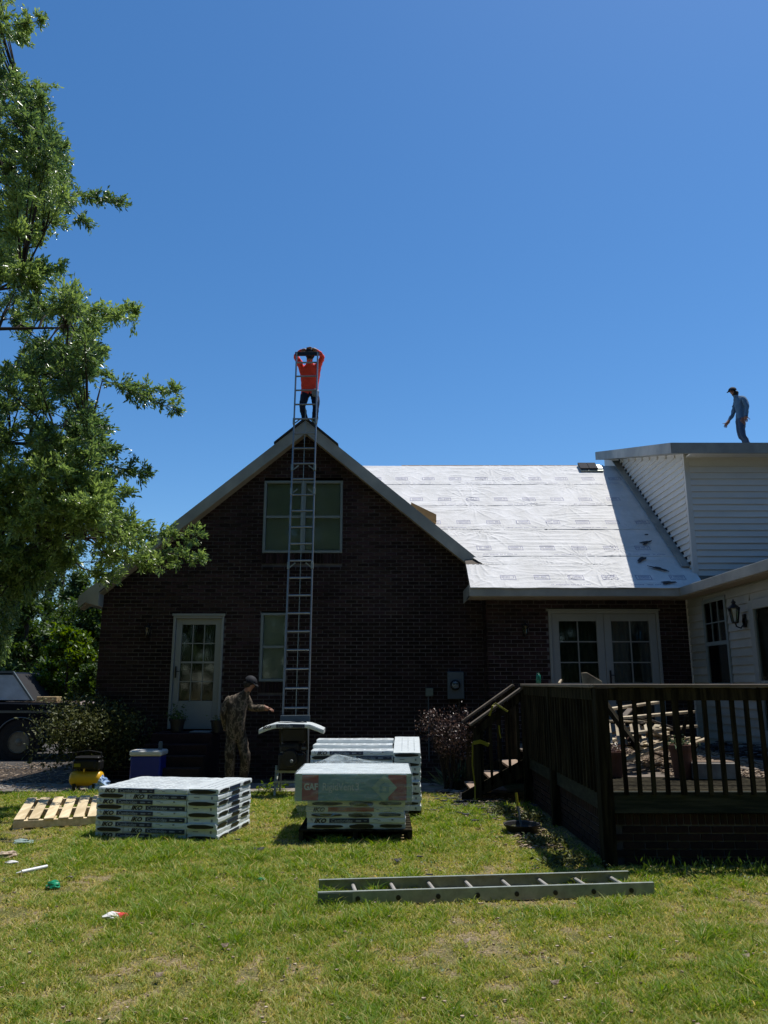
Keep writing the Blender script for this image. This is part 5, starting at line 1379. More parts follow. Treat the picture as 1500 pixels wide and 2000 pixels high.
# cooler, compressor, bags
p0, p1 = at(250, 1520, 12.45), at(314, 1520, 12.45)
t = thing('ice_cooler', 'blue ice cooler with white lid on the paving before the stoop', 'cooler', ((p0.x + p1.x) / 2, 12.45, .026))
W_ = (p1.x - p0.x) / 2; zt = at(280, 1477, 12.45).z - .026
MB().box(-W_ * .92, W_ * .92, -.02, .34, 0, zt).build('body', 'blueplastic', t, world=False, bevel=.02)
MB().box(-W_, W_, -.03, .35, zt + .002, zt + .085).build('lid', 'whiteplastic', t, world=False, bevel=.02)
m = MB(); m.tube([(-W_ * .98, .0, zt - .05), (-W_ * 1.04, .1, zt - .03), (-W_ * 1.04, .22, zt - .03), (-W_ * .98, .32, zt - .05)], .012, 6); m.build('handle', 'whiteplastic', t, world=False)
m = MB()
for i in range(5): m.box(-.09 + i * .035, -.065 + i * .035, -.024, -.0205, .04, .10)
m.box(-.1, .09, -.024, -.0205, .12, .125); m.build('label_print', 'inkgrey', t, world=False)
t2 = thing('drink_can', 'small dark can standing on the cooler lid', 'can', ((p0.x + p1.x) / 2 + W_ * .7, 12.6, .026 + zt + .086))
m = MB(); m.lathe([(.026, 0), (.032, .006), (.032, .105), (.026, .12)], (0, 0, 0), 14); m.build('can', 'grey', t2, world=False); m = MB(); m.lathe([(.025, .121), (.024, .124)], (0, 0, 0), 14); m.build('can_lid', 'alu', t2, world=False)
cp = gz(160, 1545, .03)
t = thing('air_compressor', 'yellow tank air compressor with black motor on the paving left of the cooler', 'air compressor', (cp.x, cp.y + .15, .026))
m = MB(); m.lathe([(.02, -.25), (.09, -.235), (.115, -.2), (.115, .2), (.09, .235), (.02, .25)], (0, 0, .17), 24, axis='x'); m.build('tank', 'yellow', t, world=False, smooth=True)
m = MB()
for sx_ in (-.15, .15):
    for sy_ in (-.09, .09): m.box(sx_ - .02, sx_ + .02, sy_ - .02, sy_ + .02, 0, .10)
m.build('foot', 'black', t, world=False)
m = MB(); m.box(-.20, .17, -.13, .13, .31, .46); m.build('motor_housing', 'black', t, world=False, bevel=.03)
m = MB(); m.box(-.17, .21, -.12, .10, .462, .50); m.box(.1, .22, -.1, .1, .30, .44); m.build('air_filter', 'black', t, world=False, bevel=.02)
m = MB(); m.box(-.16, -.06, -.137, -.131, .35, .40); m.build('badge', 'tape', t, world=False)
m = MB(); m.tube([(-.01, -.1, .27), (-.01, -.1, .32)], .015, 8); m.build('valve', 'yellow', t, world=False)
m = MB(); m.tube([(-.22, 0, .28), (-.24, 0, .55), (0, 0, .58), (.2, 0, .55), (.22, 0, .28)], .012, 6); m.build('carry_handle', 'black', t, world=False)
crumple(193, 1533, (.15, .12, .14), 'bluebag', 'crumpled blue and white plastic bag beside the yellow compressor', 'plastic bag', 'plastic_bag', 23, z=.10)
# pots on the stoop
pz = door_op[2] - .028
p = at(346, 1420, 13.5); pot((p.x, 13.5, pz), .13, .22, 'blackpot', 'dark pot with drooping plant left of the front door', ('woodleaf', 220, .05, .25))
p = at(424, 1420, 13.5); pot((p.x, 13.5, pz), .11, .20, 'blackpot', 'dark pot right of the front door', ('woodleaf', 40, .04, .1))
m = MB(); m.box(at(370, 1420, 13.4).x, at(410, 1420, 13.4).x, 13.4, 13.75, pz, pz + .02)
o = m.build('door_mat', 'inkgrey', bevel=.004); tag(o, 'pale grey mat lying before the front door', 'mat')

# ------------------------------------------------------------------ parked truck at the far left
TY = 17.2
wc = at(37, 1450, TY)
tr = thing('parked_truck', 'old dark pickup truck with dusty windshield parked beyond the shrub at the left edge', 'truck', (wc.x, TY, .016))
FX = wc.x + 1.05
hz0 = at(60, 1372, TY).z; hz1 = hz0 - .02; cy0, cy1 = TY, TY + 1.8
gh = hz0
m = MB()
body = [(FX, .45), (FX, gh - .10), (FX - .06, gh - .03), (wc.x - .35, gh + .0), (wc.x - 4.0, gh + .02), (wc.x - 4.0, .45)]
m.prism([(x, cy0, z) for x, z in body[:]], (0, 1.8, 0)); bo = m.build('body', 'carpaint', tr, bevel=.03)
m = MB(); m.prism([(FX - .02, cy0 + .04, gh - .085), (FX - .08, cy0 + .04, gh - .02), (wc.x - .40, cy0 + .04, gh + .015), (wc.x - .40, cy0 + .04, gh + .025), (FX - .08, cy0 + .04, gh - .008), (FX, cy0 + .04, gh - .07)], (0, 1.72, 0)); m.build('hood', 'hoodpaint', tr)
rz2 = at(20, 1313, TY + .5).z; ax = at(66, 1364, TY + .2).x; bxx = at(28, 1316, TY + .3).x
m = MB(); m.prism([(ax, cy0 + .12, gh + .02), (bxx, cy0 + .22, rz2), (bxx - 2.2, cy0 + .22, rz2), (bxx - 2.4, cy0 + .12, gh + .02)], (0, 1.5, 0)); m.build('cab', 'carpaint', tr, bevel=.03)
m = MB(); m.add([(ax - .02, cy0 + .105, gh + .05), (bxx + .02, cy0 + .195, rz2 - .06), (bxx - .9, cy0 + .195, rz2 - .06), (bxx - .9, cy0 + .105, gh + .05)], [(0, 1, 2, 3)]); m.build('side_window', 'windshield', tr, fixn=False)
m = MB(); m.add([(ax + .01, cy0 + .18, gh + .04), (ax + .01, cy1 - .18, gh + .04), (bxx + .03, cy1 - .28, rz2 - .03), (bxx + .03, cy0 + .28, rz2 - .03)], [(0, 1, 2, 3)]); m.build('windshield', 'dark', tr, fixn=False)
m = MB(); m.beam((ax + .02, cy0 + .105, gh + .03), (bxx + .02, cy0 + .20, rz2), .04, .04); m.beam((bxx + .02, cy0 + .20, rz2), (bxx - 2.2, cy0 + .20, rz2), .05, .05); m.build('window_trim', 'grey', tr)
m = MB(); m.box(wc.x - 3.9, FX - .15, cy0 - .012, cy0 - .001, gh - .22, gh - .17); m.build('side_strip', 'chrome', tr)
ar = MB(); n = 16; o_, i_ = .52, .46
pts = [(wc.x + o_ * math.cos(math.pi * k / n), cy0 - .03, wc.z + o_ * math.sin(math.pi * k / n)) for k in range(n + 1)]
ar.tube(pts, .012, 6); ar.build('wheel_arch', 'chrome', tr)
ar = MB(); ar.lathe([(.47, 0), (.47, -.006)], (wc.x, cy0 - .001, wc.z), 28, axis='y'); ar.build('wheel_well', 'dark', tr)
def wheel(x):
    wl = MB(); R_ = wc.z - .016
    wl.lathe([(.23, .0), (R_ - .03, .0), (R_, -.03), (R_, -.19), (R_ - .03, -.22), (.235, -.22), (.225, -.2)], (x, cy0 + .20, wc.z), 32, axis='y'); w1 = wl.build('wheel', 'tyre', tr, smooth=False)
    rm_ = MB(); rm_.lathe([(.235, -.01), (.22, -.03), (.20, .03), (.19, .06), (.12, .04), (.10, .0), (.06, -.02), (.01, -.03)][::1], (x, cy0 - .01, wc.z), 28, axis='y'); rm_.build('rim', 'rim', w1)
    ho = MB()
    for k in range(8):
        a = k * math.pi / 4; ho.lathe([(.026, 0), (.022, -.01)], (x + .155 * math.cos(a), cy0 + .02, wc.z + .155 * math.sin(a)), 8, axis='y')
    ho.build('rim_hole', 'dark', w1)
wheel(wc.x); wheel(wc.x - 2.9)
m = MB(); m.box(FX - .02, FX + .10, cy0 + .02, cy1 - .02, .50, .66); m.build('bumper', 'chrome', tr, bevel=.02)
m = MB(); m.lathe([(.09, 0), (.09, .03), (.07, .04)], (FX, cy0 + .25, gh - .25), 16, axis='x'); m.build('headlight', 'whiteplastic', tr)
fb = at(92, 1370, TY + .2)
o = MB().box(fb.x - .22, fb.x + .22, TY + .15, TY + .45, gh - .015, gh + .12).build('foam_block', mat('tan_foam_block', (.36, .27, .14), .8, .2, 10, .4), bevel=.01); tag(o, 'tan block lying on the hood of the dark truck', 'foam block')
def hoodlit(): x = random.uniform(wc.x - .6, FX - .2); return (x, cy0 + random.uniform(.1, 1.2), gh + .012 + random.uniform(0, .02) - max(0, x - wc.x) * .03)
litter('leaf_litter', 500, hoodlit, 'tag_pink', 'fallen leaves and needles on the truck hood', 'litter', .02, .06)

# ------------------------------------------------------------------ people
def person(name_label, root, J, E, rad, regions, extras, fingers=(), rot=0.0, sub=2):
    """J joints (world coords), E edges, rad radii; regions: f(point)->material index; extras(root thing) adds children"""
    t = thing('person', name_label, 'person', root)
    keys = list(J); idx = {k: i for i, k in enumerate(keys)}
    def grow(keys, J, E, rad, rootk):
        me = bpy.data.meshes.new('b'); idx = {k: i for i, k in enumerate(keys)}
        me.from_pydata([tuple(J[k]) for k in keys], [(idx[a], idx[b]) for a, b in E], [])
        o = bpy.data.objects.new('b', me); COL.objects.link(o)
        sk = o.modifiers.new('s', 'SKIN'); sk.branch_smoothing = 0.6
        for k in keys:
            r = rad[k]; r = r if isinstance(r, tuple) else (r, r)
            me.skin_vertices[0].data[idx[k]].radius = r; me.skin_vertices[0].data[idx[k]].use_root = (k == rootk)
        ss = o.modifiers.new('u', 'SUBSURF'); ss.levels = sub; ss.render_levels = sub
        bpy.context.view_layer.update()
        dg = bpy.context.evaluated_depsgraph_get(); m2 = bpy.data.meshes.new_from_object(o.evaluated_get(dg)); bpy.data.objects.remove(o)
        return m2
    m2 = grow(keys, J, E, rad, 'pelvis')
    V = [v.co.copy() for v in m2.vertices]; F = [tuple(p.vertices) for p in m2.polygons]
    for (pts, rr) in fingers:
        ks = ['f%d' % i for i in range(len(pts))]
        mf = grow(ks, dict(zip(ks, pts)), list(zip(ks[:-1], ks[1:])), dict(zip(ks, rr)), 'f0')
        o = len(V); V += [v.co.copy() for v in mf.vertices]; F += [tuple(i + o for i in p.vertices) for p in mf.polygons]
    mats, fn = regions
    nb = len(m2.vertices)
    for i in range(nb):   # cloth folds
        v = V[i]; k = .011 * (1 - abs(noise.noise(Vector((v.x * 13, v.y * 13, v.z * 6 + root[0])))) * 3) + .006 * noise.noise(Vector((v.x * 26, v.y * 26, v.z * 30)))
        if (v - Vector(J['head1'])).length > .2: V[i] = v + m2.vertices[i].normal * k
    mb = MB(); mb.v = [tuple(v) for v in V]; mb.f = F
    mb.m = []
    for f in F:
        c = Vector((0, 0, 0))
        for i in f: c += V[i]
        mb.m.append(fn(c / len(f)))
    mb.build('body', mats, t, smooth=True, fixn=False)
    extras(t); return t
def near(c, a, b):
    ab = b - a; u = max(0, min(1, (c - a).dot(ab) / ab.length_squared)); return (c - (a + ab * u)).length, u
def cap_on(t, c, r, fwd, up=Vector((0, 0, 1)), mt='cap'):
    fwd = Vector(fwd).normalized(); up = (up - fwd * up.dot(fwd)).normalized(); sd_ = fwd.cross(up)
    m = MB(); vs = []; n = 16
    for j in range(6):
        th = math.pi / 2 * j / 5
        for k in range(n):
            a = 6.2832 * k / n; vs.append(c + (sd_ * math.cos(a) * r * .92 + fwd * math.sin(a) * r * 1.08) * math.cos(th) + up * r * .95 * math.sin(th))
    fs = [(j * n + k, j * n + (k + 1) % n, (j + 1) * n + (k + 1) % n, (j + 1) * n + k) for j in range(5) for k in range(n)]
    m.add(vs, fs)
    br = []
    for k in range(9):
        a = math.pi * k / 8; br.append(c + sd_ * math.cos(a) * r * .8 + fwd * (r * .75 + math.sin(a) * r * .75) - up * .012 * math.sin(a))
    m.prism(br, up * .012); m.build('cap', mt, t, smooth=True)
def chain(base, d, lens, curl, axis, r0=.0105):
    pts = [Vector(base)]; d = Vector(d).normalized(); 
    for i, l in enumerate(lens):
        pts.append(pts[-1] + d * l); d = Matrix.Rotation(curl, 3, axis) @ d
    return (pts, [r0 * (1 - .12 * i) for i in range(len(pts))])
V3 = Vector
def hand(wrist, d, n, side, curl=.35, s=1.0):
    """returns finger chains; d pointing direction, n palm normal, side thumb side"""
    d = d.normalized(); n = n.normalized(); sv = d.cross(n).normalized() * side; out = []
    ax = n.cross(d).normalized()
    for i, (o, l) in enumerate(((.030, .9), (.010, 1.0), (-.011, .93), (-.031, .75))):
        out.append(chain(wrist + d * .075 * s + sv * o * s, d + sv * o * 1.2, [.036 * l * s, .027 * l * s, .02 * l * s], curl, -ax * 1.0))
    out.append(chain(wrist + d * .025 * s + sv * .03 * s, d * .6 + sv * .8, [.038 * s, .03 * s, .022 * s], curl * .6, -ax, .010))
    return out

# roofer in the red shirt, bowed over the top of the hoist
X0, Y0 = RX + .03, 14.12
gzr = RZ + .03
def P1(x, y, z): return V3((X0 + x * 1.05, Y0 + y, gzr + z * .885))
J = dict(pelvis=P1(0, .02, .80), spine=P1(0, -.02, 1.0), chest=P1(.0, -.12, 1.22), neck=P1(.0, -.21, 1.38), head0=P1(0.01, -.27, 1.46), head1=P1(0.02, -.33, 1.51), head2=P1(0.02, -.36, 1.54),
         hipL=P1(-.09, .02, .76), kneeL=P1(-.13, -.06, .42), ankL=P1(-.06, .02, .08), toeL=P1(-.09, -.12, .03),
         hipR=P1(.09, .02, .76), kneeR=P1(.13, -.08, .43), ankR=P1(.09, .02, .02), toeR=P1(.12, -.12, -.03),
         shL=P1(-.15, -.14, 1.30), elL=P1(-.25, -.28, 1.50), wrL=P1(-.10, -.42, 1.56), haL=P1(-.04, -.44, 1.56),
         shR=P1(.15, -.14, 1.30), elR=P1(.25, -.28, 1.49), wrR=P1(.12, -.42, 1.57), haR=P1(.06, -.44, 1.58))
E = [('pelvis', 'spine'), ('spine', 'chest'), ('chest', 'neck'), ('neck', 'head0'), ('head0', 'head1'), ('head1', 'head2'), ('pelvis', 'hipL'), ('hipL', 'kneeL'), ('kneeL', 'ankL'), ('ankL', 'toeL'), ('pelvis', 'hipR'), ('hipR', 'kneeR'), ('kneeR', 'ankR'), ('ankR', 'toeR'), ('chest', 'shL'), ('shL', 'elL'), ('elL', 'wrL'), ('wrL', 'haL'), ('chest', 'shR'), ('shR', 'elR'), ('elR', 'wrR'), ('wrR', 'haR')]
rad = dict(pelvis=(.18, .13), spine=(.19, .13), chest=(.205, .13), neck=.055, head0=.07, head1=.092, head2=.07, hipL=.095, kneeL=.068, ankL=.05, toeL=.042, hipR=.095, kneeR=.068, ankR=.05, toeR=.042, shL=.072, elL=.052, wrL=.034, haL=.036, shR=.072, elR=.052, wrR=.034, haR=.036)
def reg1(J):
    def f(c):
        if c.z < J['ankL'].z + .05: return 3
        if min((c - J['haL']).length, (c - J['haR']).length) < .10: return 2
        if (c - J['head1']).length < .16 and c.z > J['neck'].z + .01: return 2
        for s in 'LR':
            if near(c, J['wr' + s], J['ha' + s])[0] < .06 and near(c, J['el' + s], J['wr' + s])[1] > .93: return 2
        return 0 if c.z > J['pelvis'].z - .06 else 1
    return f
fin = hand(J['wrL'], V3((1, -.2, .2)), V3((0, -.3, -1)), 1) + hand(J['wrR'], V3((-1, -.2, .2)), V3((0, -.3, -1)), -1)
def ex1(t):
    cap_on(t, J['head1'] + V3((0, -.01, .02)), .115, V3((0, -.7, -.6)), V3((0, -.3, 1)))
    m = MB(); m.lathe([(.05, -.09), (.085, -.04), (.098, .02), (.06, .06)], tuple(J['head1'] + V3((0, .015, 0))), 14); m.build('hair', 'hair', t, smooth=True)
    m = MB(); q = P1(.11, -.10, .74); m.lathe([(.02, -.10), (.06, -.08), (.075, 0), (.05, .05), (.02, .06)], tuple(q), 10); m.build('tool_pouch', 'inkgrey', t)
person('worker in a red shirt bowed over the ladder top on the gable peak', (X0, Y0, gzr), J, E, rad, (['redshirt', 'navypants', 'skin', 'boot'], reg1(J)), ex1, fin)

# roofer walking on the shed roof
YR = 18.2
fp = at(1452, 856, YR); gr_ = rz_(YR) + .05
hp = at(1432, 762, YR)
X0, Y0, g0 = fp.x, YR, gr_
Hs = (at(1432, 757, YR).z - gr_) / 1.72
def P2(x, y, z): return V3((X0 + x * Hs, Y0 + y * Hs, g0 + z * Hs))
J = dict(pelvis=P2(-.02, 0, .92), spine=P2(.01, 0, 1.12), chest=P2(.0, 0, 1.33), neck=P2(-.08, 0, 1.49), head0=P2(-.11, 0, 1.56), head1=P2(-.15, 0, 1.61), head2=P2(-.14, 0, 1.66), face=P2(-.22, 0, 1.57),
         hipL=P2(-.03, -.09, .86), kneeL=P2(-.06, -.10, .46), ankL=P2(.10, -.10, .10), toeL=P2(-.03, -.10, .03),
         hipR=P2(-.02, .09, .86), kneeR=P2(-.02, .10, .46), ankR=P2(.16, .10, .20), toeR=P2(.06, .10, .05),
         shL=P2(.03, -.17, 1.40), elL=P2(.07, -.22, 1.12), wrL=P2(.02, -.22, .88), haL=P2(.0, -.22, .80),
         shR=P2(-.02, .17, 1.38), elR=P2(-.10, .20, 1.08), wrR=P2(-.27, .20, .84), haR=P2(-.33, .20, .77))
E2 = E + [('head0', 'face')]
E2 = [e for e in E if e[0] != 'x']
rad = dict(pelvis=(.125, .13), spine=(.12, .13), chest=(.135, .15), neck=.055, head0=.075, head1=.095, head2=.075, face=.05, hipL=.095, kneeL=.066, ankL=.048, toeL=.042, hipR=.095, kneeR=.066, ankR=.048, toeR=.042, shL=.075, elL=.052, wrL=.036, haL=.036, shR=.07, elR=.05, wrR=.036, haR=.036)
rad = {k: (tuple(q * Hs for q in v) if isinstance(v, tuple) else v * Hs) for k, v in rad.items()}
E2 = E2 + [('head1', 'face')]
def reg2(J):
    def f(c):
        if c.z < J['toeL'].z + .055 * Hs: return 3
        if min((c - J['haL']).length, (c - J['haR']).length) < .13 * Hs and c.z < J['haL'].z + .06 and abs(c.y - J['pelvis'].y) > .14: return 2
        if c.z > J['neck'].z + .02: return 2
        for s in 'LR':
            d, u = near(c, J['el' + s], J['ha' + s])
            if d < .07 * Hs and u > (.55 if s == 'R' else .8): return 2
        return 0 if c.z > J['pelvis'].z - .03 else 1
    return f
fin = hand(J['wrL'], V3((-.1, 0, -1)), V3((0, 1, 0)), 1, s=Hs) + hand(J['wrR'], V3((-.5, 0, -.8)), V3((0, -1, 0)), 1, s=Hs)
def ex2(t):
    cap_on(t, J['head1'] + V3((0, 0, .025)), .10 * Hs, V3((-1, 0, -.25)), V3((-.2, 0, 1)))
    m = MB(); q = J['head1'] + V3((.06, 0, -.03)) * Hs; m.lathe([(.03, -.11), (.075, -.06), (.085, 0), (.06, .04)], tuple(q), 12); m.build('hair', 'hair', t, smooth=True)
person('worker in a faded blue shirt and cap walking left on the shed roof', (X0, Y0, g0), J, E2, rad, (['blueshirt', 'jeans', 'skin', 'boot'], reg2(J)), ex2, fin)

# man in camouflage reaching towards the hoist
YC = 12.65
q0 = at(462, 1530, YC); X0, Y0, g0 = q0.x, YC, .03
top = at(492, 1321, YC).z; Hs = (top - .03) / 1.70
def P3(px, pz, y=0): # px photo column at this distance, pz height factor
    return V3((at(px, 1430, YC).x, Y0 + y, g0 + pz * Hs))
def PZ(px, py, y=0): q = at(px, py, YC + y); return q
J = dict(pelvis=PZ(460, 1430), spine=PZ(459, 1402), chest=PZ(464, 1372), neck=PZ(481, 1350, -.02), head0=PZ(487, 1343, -.03), head1=PZ(491, 1335, -.03), head2=PZ(491, 1331, -.03), face=PZ(498, 1342, -.04),
         hipL=PZ(451, 1440), kneeL=PZ(449, 1480, -.02), ankL=PZ(448, 1524, .04), toeL=V3((at(444, 1530, YC).x, YC - .02, .065)),
         hipR=PZ(472, 1440, .04), kneeR=PZ(480, 1482, .03), ankR=PZ(476, 1523, .1), toeR=V3((at(484, 1530, YC).x, YC + .06, .065)),
         shL=PZ(448, 1364, .0), elL=PZ(436, 1393, -.05), wrL=PZ(440, 1420, .04), haL=PZ(444, 1428, .08),
         shR=PZ(484, 1361, .06), elR=PZ(487, 1383, .10), wrR=PZ(518, 1383, .05), haR=PZ(526, 1384, .05))
J['ankL'].z = .12; J['ankR'].z = .12
rad = dict(pelvis=(.17, .14), spine=(.175, .14), chest=(.19, .15), neck=.055, head0=.08, head1=.10, head2=.085, face=.055, hipL=.105, kneeL=.085, ankL=.07, toeL=.045, hipR=.105, kneeR=.085, ankR=.07, toeR=.045, shL=.08, elL=.06, wrL=.042, haL=.036, shR=.085, elR=.064, wrR=.042, haR=.036)
def reg3(J):
    def f(c):
        if c.z < .11: return 2
        if (c - J['haR']).length < .14 and c.x > J['wrR'].x - .01: return 1
        if (c - J['head1']).length < .155 and c.z > J['neck'].z - .01: return 1
        for s in 'LR':
            d, u = near(c, J['wr' + s], J['ha' + s])
            if d < .06 and (c.x > J['wrR'].x - .01 if s == 'R' else u > .3): return 1
        return 0
    return f
fin = hand(J['wrR'], V3((1, -.1, -.25)), V3((0, .2, -1)), 1, curl=.5) + hand(J['wrL'], V3((.2, .1, -1)), V3((1, 0, 0)), 1)
def ex3(t):
    m = MB(); q = J['head1'] + V3((-.045, .0, -.02)); vs = []
    m.lathe([(.03, -.06), (.07, -.03), (.085, .02), (.08, .05)], tuple(q), 16); m.build('hair', 'hair', t, smooth=True)
    cap_on(t, J['head1'] + V3((-.01, 0, .03)), .099, V3((.8, -.1, -.5)), V3((.2, 0, 1)))
person('man in camouflage clothes reaching out towards the ladder hoist', (X0, Y0, g0), J, E2, rad, (['camo', 'skin', 'boot'], reg3(J)), ex3, fin)

# ------------------------------------------------------------------ shrubs
def shrub(name, label, c, rx, ry, rz3, n, size, mt, stems=7, cat='shrub', base=0.0, lobes=9, aspect=.45, shell=.5, group=None):
    t = thing(name, label, cat, (c[0], c[1], base), group=group)
    L_ = []
    for i in range(lobes):
        a = rng.uniform(0, 6.28); rr = rng.uniform(.1, .75); L_.append((c[0] + rx * rr * math.cos(a), c[1] + ry * rr * math.sin(a), c[2] + rz3 * rng.uniform(-.45, .5), rng.uniform(.35, .6)))
    st = MB()
    for l in L_[:stems * 2]:
        st.tube([(c[0] + rng.uniform(-.1, .1), c[1] + rng.uniform(-.08, .08), base), ((c[0] + l[0]) / 2 + rng.uniform(-.08, .08), (c[1] + l[1]) / 2, (base + l[2]) / 2), (l[0], l[1], l[2])], [.02, .014, .007], 5)
    for i in range(26):   # twigs poking out
        l = L_[rng.integers(len(L_))]; d = rng.normal(size=3); d[2] = abs(d[2]); d /= np.linalg.norm(d); s = l[3] * rx * 1.25
        st.tube([(l[0], l[1], l[2]), (l[0] + d[0] * s, l[1] + d[1] * s, l[2] + d[2] * s * .8)], [.006, .003], 4)
    st.build('stem', 'bark', t, fixn=False)
    per = n // lobes; C = []
    for l in L_:
        d = rng.normal(size=(per, 3)); d /= np.linalg.norm(d, axis=1)[:, None]
        r = rng.uniform(shell, 1.12, per)[:, None] ** .7
        clump = 1 + .18 * np.sin(d[:, :1] * 9 + l[0] * 5) * np.cos(d[:, 1:2] * 8)
        C.append(np.array(l[:3]) + d * r * clump * np.array([rx, ry, rz3]) * l[3] * 1.15)
    C = np.concatenate(C); C = C[C[:, 2] > base + .12]
    leaf_mesh('foliage', C, size, mt, t, aspect=aspect, tone=rng.beta(1.6, 2.2, len(C)), droop=-.1, flat=1.0)
    return t
c = at(160, 1425, 13.0); shrub('azalea_bush', 'wide straggly bush with bronze green leaves between the truck and the house', (c.x, 13.35, c.z - .10), .98, .75, .64, 12500, .060, 'bushleaf', lobes=30)
c = at(872, 1430, 12.6); shrub('purple_leaf_bush', 'purple leaved bush against the brick wall below the electric meter', (c.x + .04, 12.6, c.z - .04), .42, .34, .42, 4200, .040, 'loroleaf', lobes=13)
c = gz(918, 1548); 
def tuft(name, label, c, n, L_, mt, spread=.2, cat='plant', group=None):
    t = thing(name, label, cat, c, group=group)
    m_ = rng.normal(size=(n, 3)) * [spread * .5, spread * .5, .01]; m_[:, 2] = np.abs(m_[:, 2]); dirs = m_ * 4 + [0, 0, 1.0]
    leaf_mesh('foliage', m_, L_, mt, t, aspect=.07, world=False, droop=.15, dirs=dirs); return t
tuft('liriope_plant', 'pale grassy plant at the foot of the purple bush', (c.x, 12.9, .02), 260, .34, 'liriope', .3)
t = thing('seedling', 'small bright green weed on the paving left of the hoist', 'weed', (gz(528, 1548).x, 12.45, .02)); leaf_mesh('foliage', rng.normal(size=(60, 3)) * [.12, .06, .03] + [0, 0, .06], .07, 'limeleaf', t, world=False, aspect=.5)
# low plants along the deck foot
for i, (px, py, r_, lab) in enumerate(((1063, 1652, .20, 'pale leafed low plant in a patch of sun beside the deck corner'), (1112, 1690, .26, 'larger pale low plant nearest the deck corner post'), (1034, 1604, .18, 'small low plant behind the black tub'), (985, 1592, .16, 'small low plant farthest back along the deck'))):
    p = gz(px, py); t = thing('ground_cover_plant', lab, 'plant', p, group='low plants along the deck foot')
    n = 420; C = rng.normal(size=(n, 3)) * [r_ * .5, r_ * .5, .03]; C[:, 2] = np.abs(C[:, 2]) + .03
    leaf_mesh('foliage', C, .045, 'bushleaf', t, world=False, aspect=.45, flat=1)
C = np.stack([rng.uniform(2.2, 5.2, 700), rng.normal(7.15, .12, 700), rng.uniform(.0, .10, 700)], 1)
o = leaf_mesh('weeds', C, .07, 'woodleaf', aspect=.2, dirs=np.tile([0, 0, 1.2], (700, 1))); o['label'] = 'dark weeds along the brick base of the deck'; o['category'] = 'weeds'; stuff(o)

# ------------------------------------------------------------------ the oak on the left
TX, TYY = -9.3, 11.4
oak = thing('oak_tree', 'large oak with glossy small leaves hanging in from the left edge', 'tree', (TX, TYY, 0))
tips = []   # (px, py, Y, radius m)
def bnd(py):   # right-hand outline of the crown by height in the photograph
    pts = [(0, 30), (60, 50), (110, 30), (140, 65), (200, 115), (260, 130), (330, 150), (400, 165), (440, 120), (490, 60), (540, 105), (580, 200), (640, 230), (700, 195), (760, 215), (800, 200), (860, 210), (920, 240), (980, 250), (1030, 290), (1070, 320), (1110, 240), (1135, 130), (1170, 80), (1240, 40), (1300, 20)]
    for (a, b), (c, d) in zip(pts, pts[1:]):
        if a <= py <= c: return b + (d - b) * (py - a) / (c - a)
    return 0
sprays = [(35, 45, 0, 85, 40), (95, 60, 0, 50, 75), (55, 165, 0, 95, 170), (130, 250, 40, 135, 300), (190, 375, 110, 242, 393), (150, 370, 90, 170, 435), (100, 535, 60, 120, 520), (215, 600, 160, 265, 628), (240, 610, 180, 265, 605), (195, 650, 150, 205, 690), (260, 750, 200, 342, 800), (255, 745, 200, 345, 765), (200, 800, 150, 212, 840), (235, 905, 190, 288, 925), (205, 935, 150, 248, 962), (300, 1035, 240, 388, 1045), (340, 1070, 260, 396, 1090), (270, 1080, 200, 320, 1108), (205, 1110, 160, 232, 1130), (60, 450, 0, 75, 470), (180, 700, 120, 215, 735), (205, 860, 150, 225, 880)]
r = np.random.default_rng(11)
clusters = []
for (mx, my, sx_, ex, ey) in sprays:
    Yd = r.uniform(9.8, 11.6)
    a = at(sx_, my + (my - ey) * .3 + 6, Yd + .3); b = at(ex, ey, Yd)
    clusters.append((a, b, 'spray'))
for i in range(520):
    py = r.uniform(-160, 1290) if i % 3 else r.uniform(250, 1180)
    lim = bnd(min(max(py, 0), 1300)) if py > 0 else 20
    px = lim - 18 - abs(r.normal(0, 1)) * 75 - r.uniform(0, 18)
    if i % 2: px = r.uniform(-200, max(lim - 25, -60))
    if i % 5 == 0: py = r.uniform(860, 1130); px = r.uniform(-80, 150)
    if py > 1110: px = min(px, 70)
    Yd = r.uniform(9.2, 13.2)
    b = at(px, py, Yd); clusters.append((None, b, 'fill'))
limbs = MB(); Ctw = []; Dtw = []
limbs.tube([(TX, TYY, 0), (TX + .05, TYY, 1.5), (TX + .2, TYY - .05, 4), (TX + .1, TYY + .1, 7), (TX + .3, TYY, 10), (TX + .2, TYY, 13)], [.42, .34, .28, .22, .13, .05], 12)
main = []
for h, ang_px in ((2.6, (150, 1050, 10.8)), (3.4, (160, 960, 11.8)), (4.2, (170, 870, 10.6)), (5.1, (120, 730, 11.4)), (5.9, (130, 640, 10.4)), (6.8, (80, 480, 11.6)), (7.9, (90, 330, 11)), (9.0, (40, 200, 11.4)), (3.0, (60, 1120, 12.6)), (4.8, (60, 800, 13)), (6.2, (40, 560, 9.8))):
    e = at(*ang_px); s = V3((TX + .15, TYY, h)); mid = s.lerp(e, .5) + V3((0, 0, .25 + .1 * h * .2)); q1 = s.lerp(mid, .5) + V3((0, 0, .12)); q3 = mid.lerp(e, .5) + V3((0, 0, .12))
    pts = [s, q1, mid, q3, e]; limbs.tube(pts, [.075, .055, .04, .028, .012], 8); main.append(pts)
nodes = [p.lerp(q, f) for pts in main for p, q in zip(pts, pts[1:]) for f in (.25, .6, 1)]
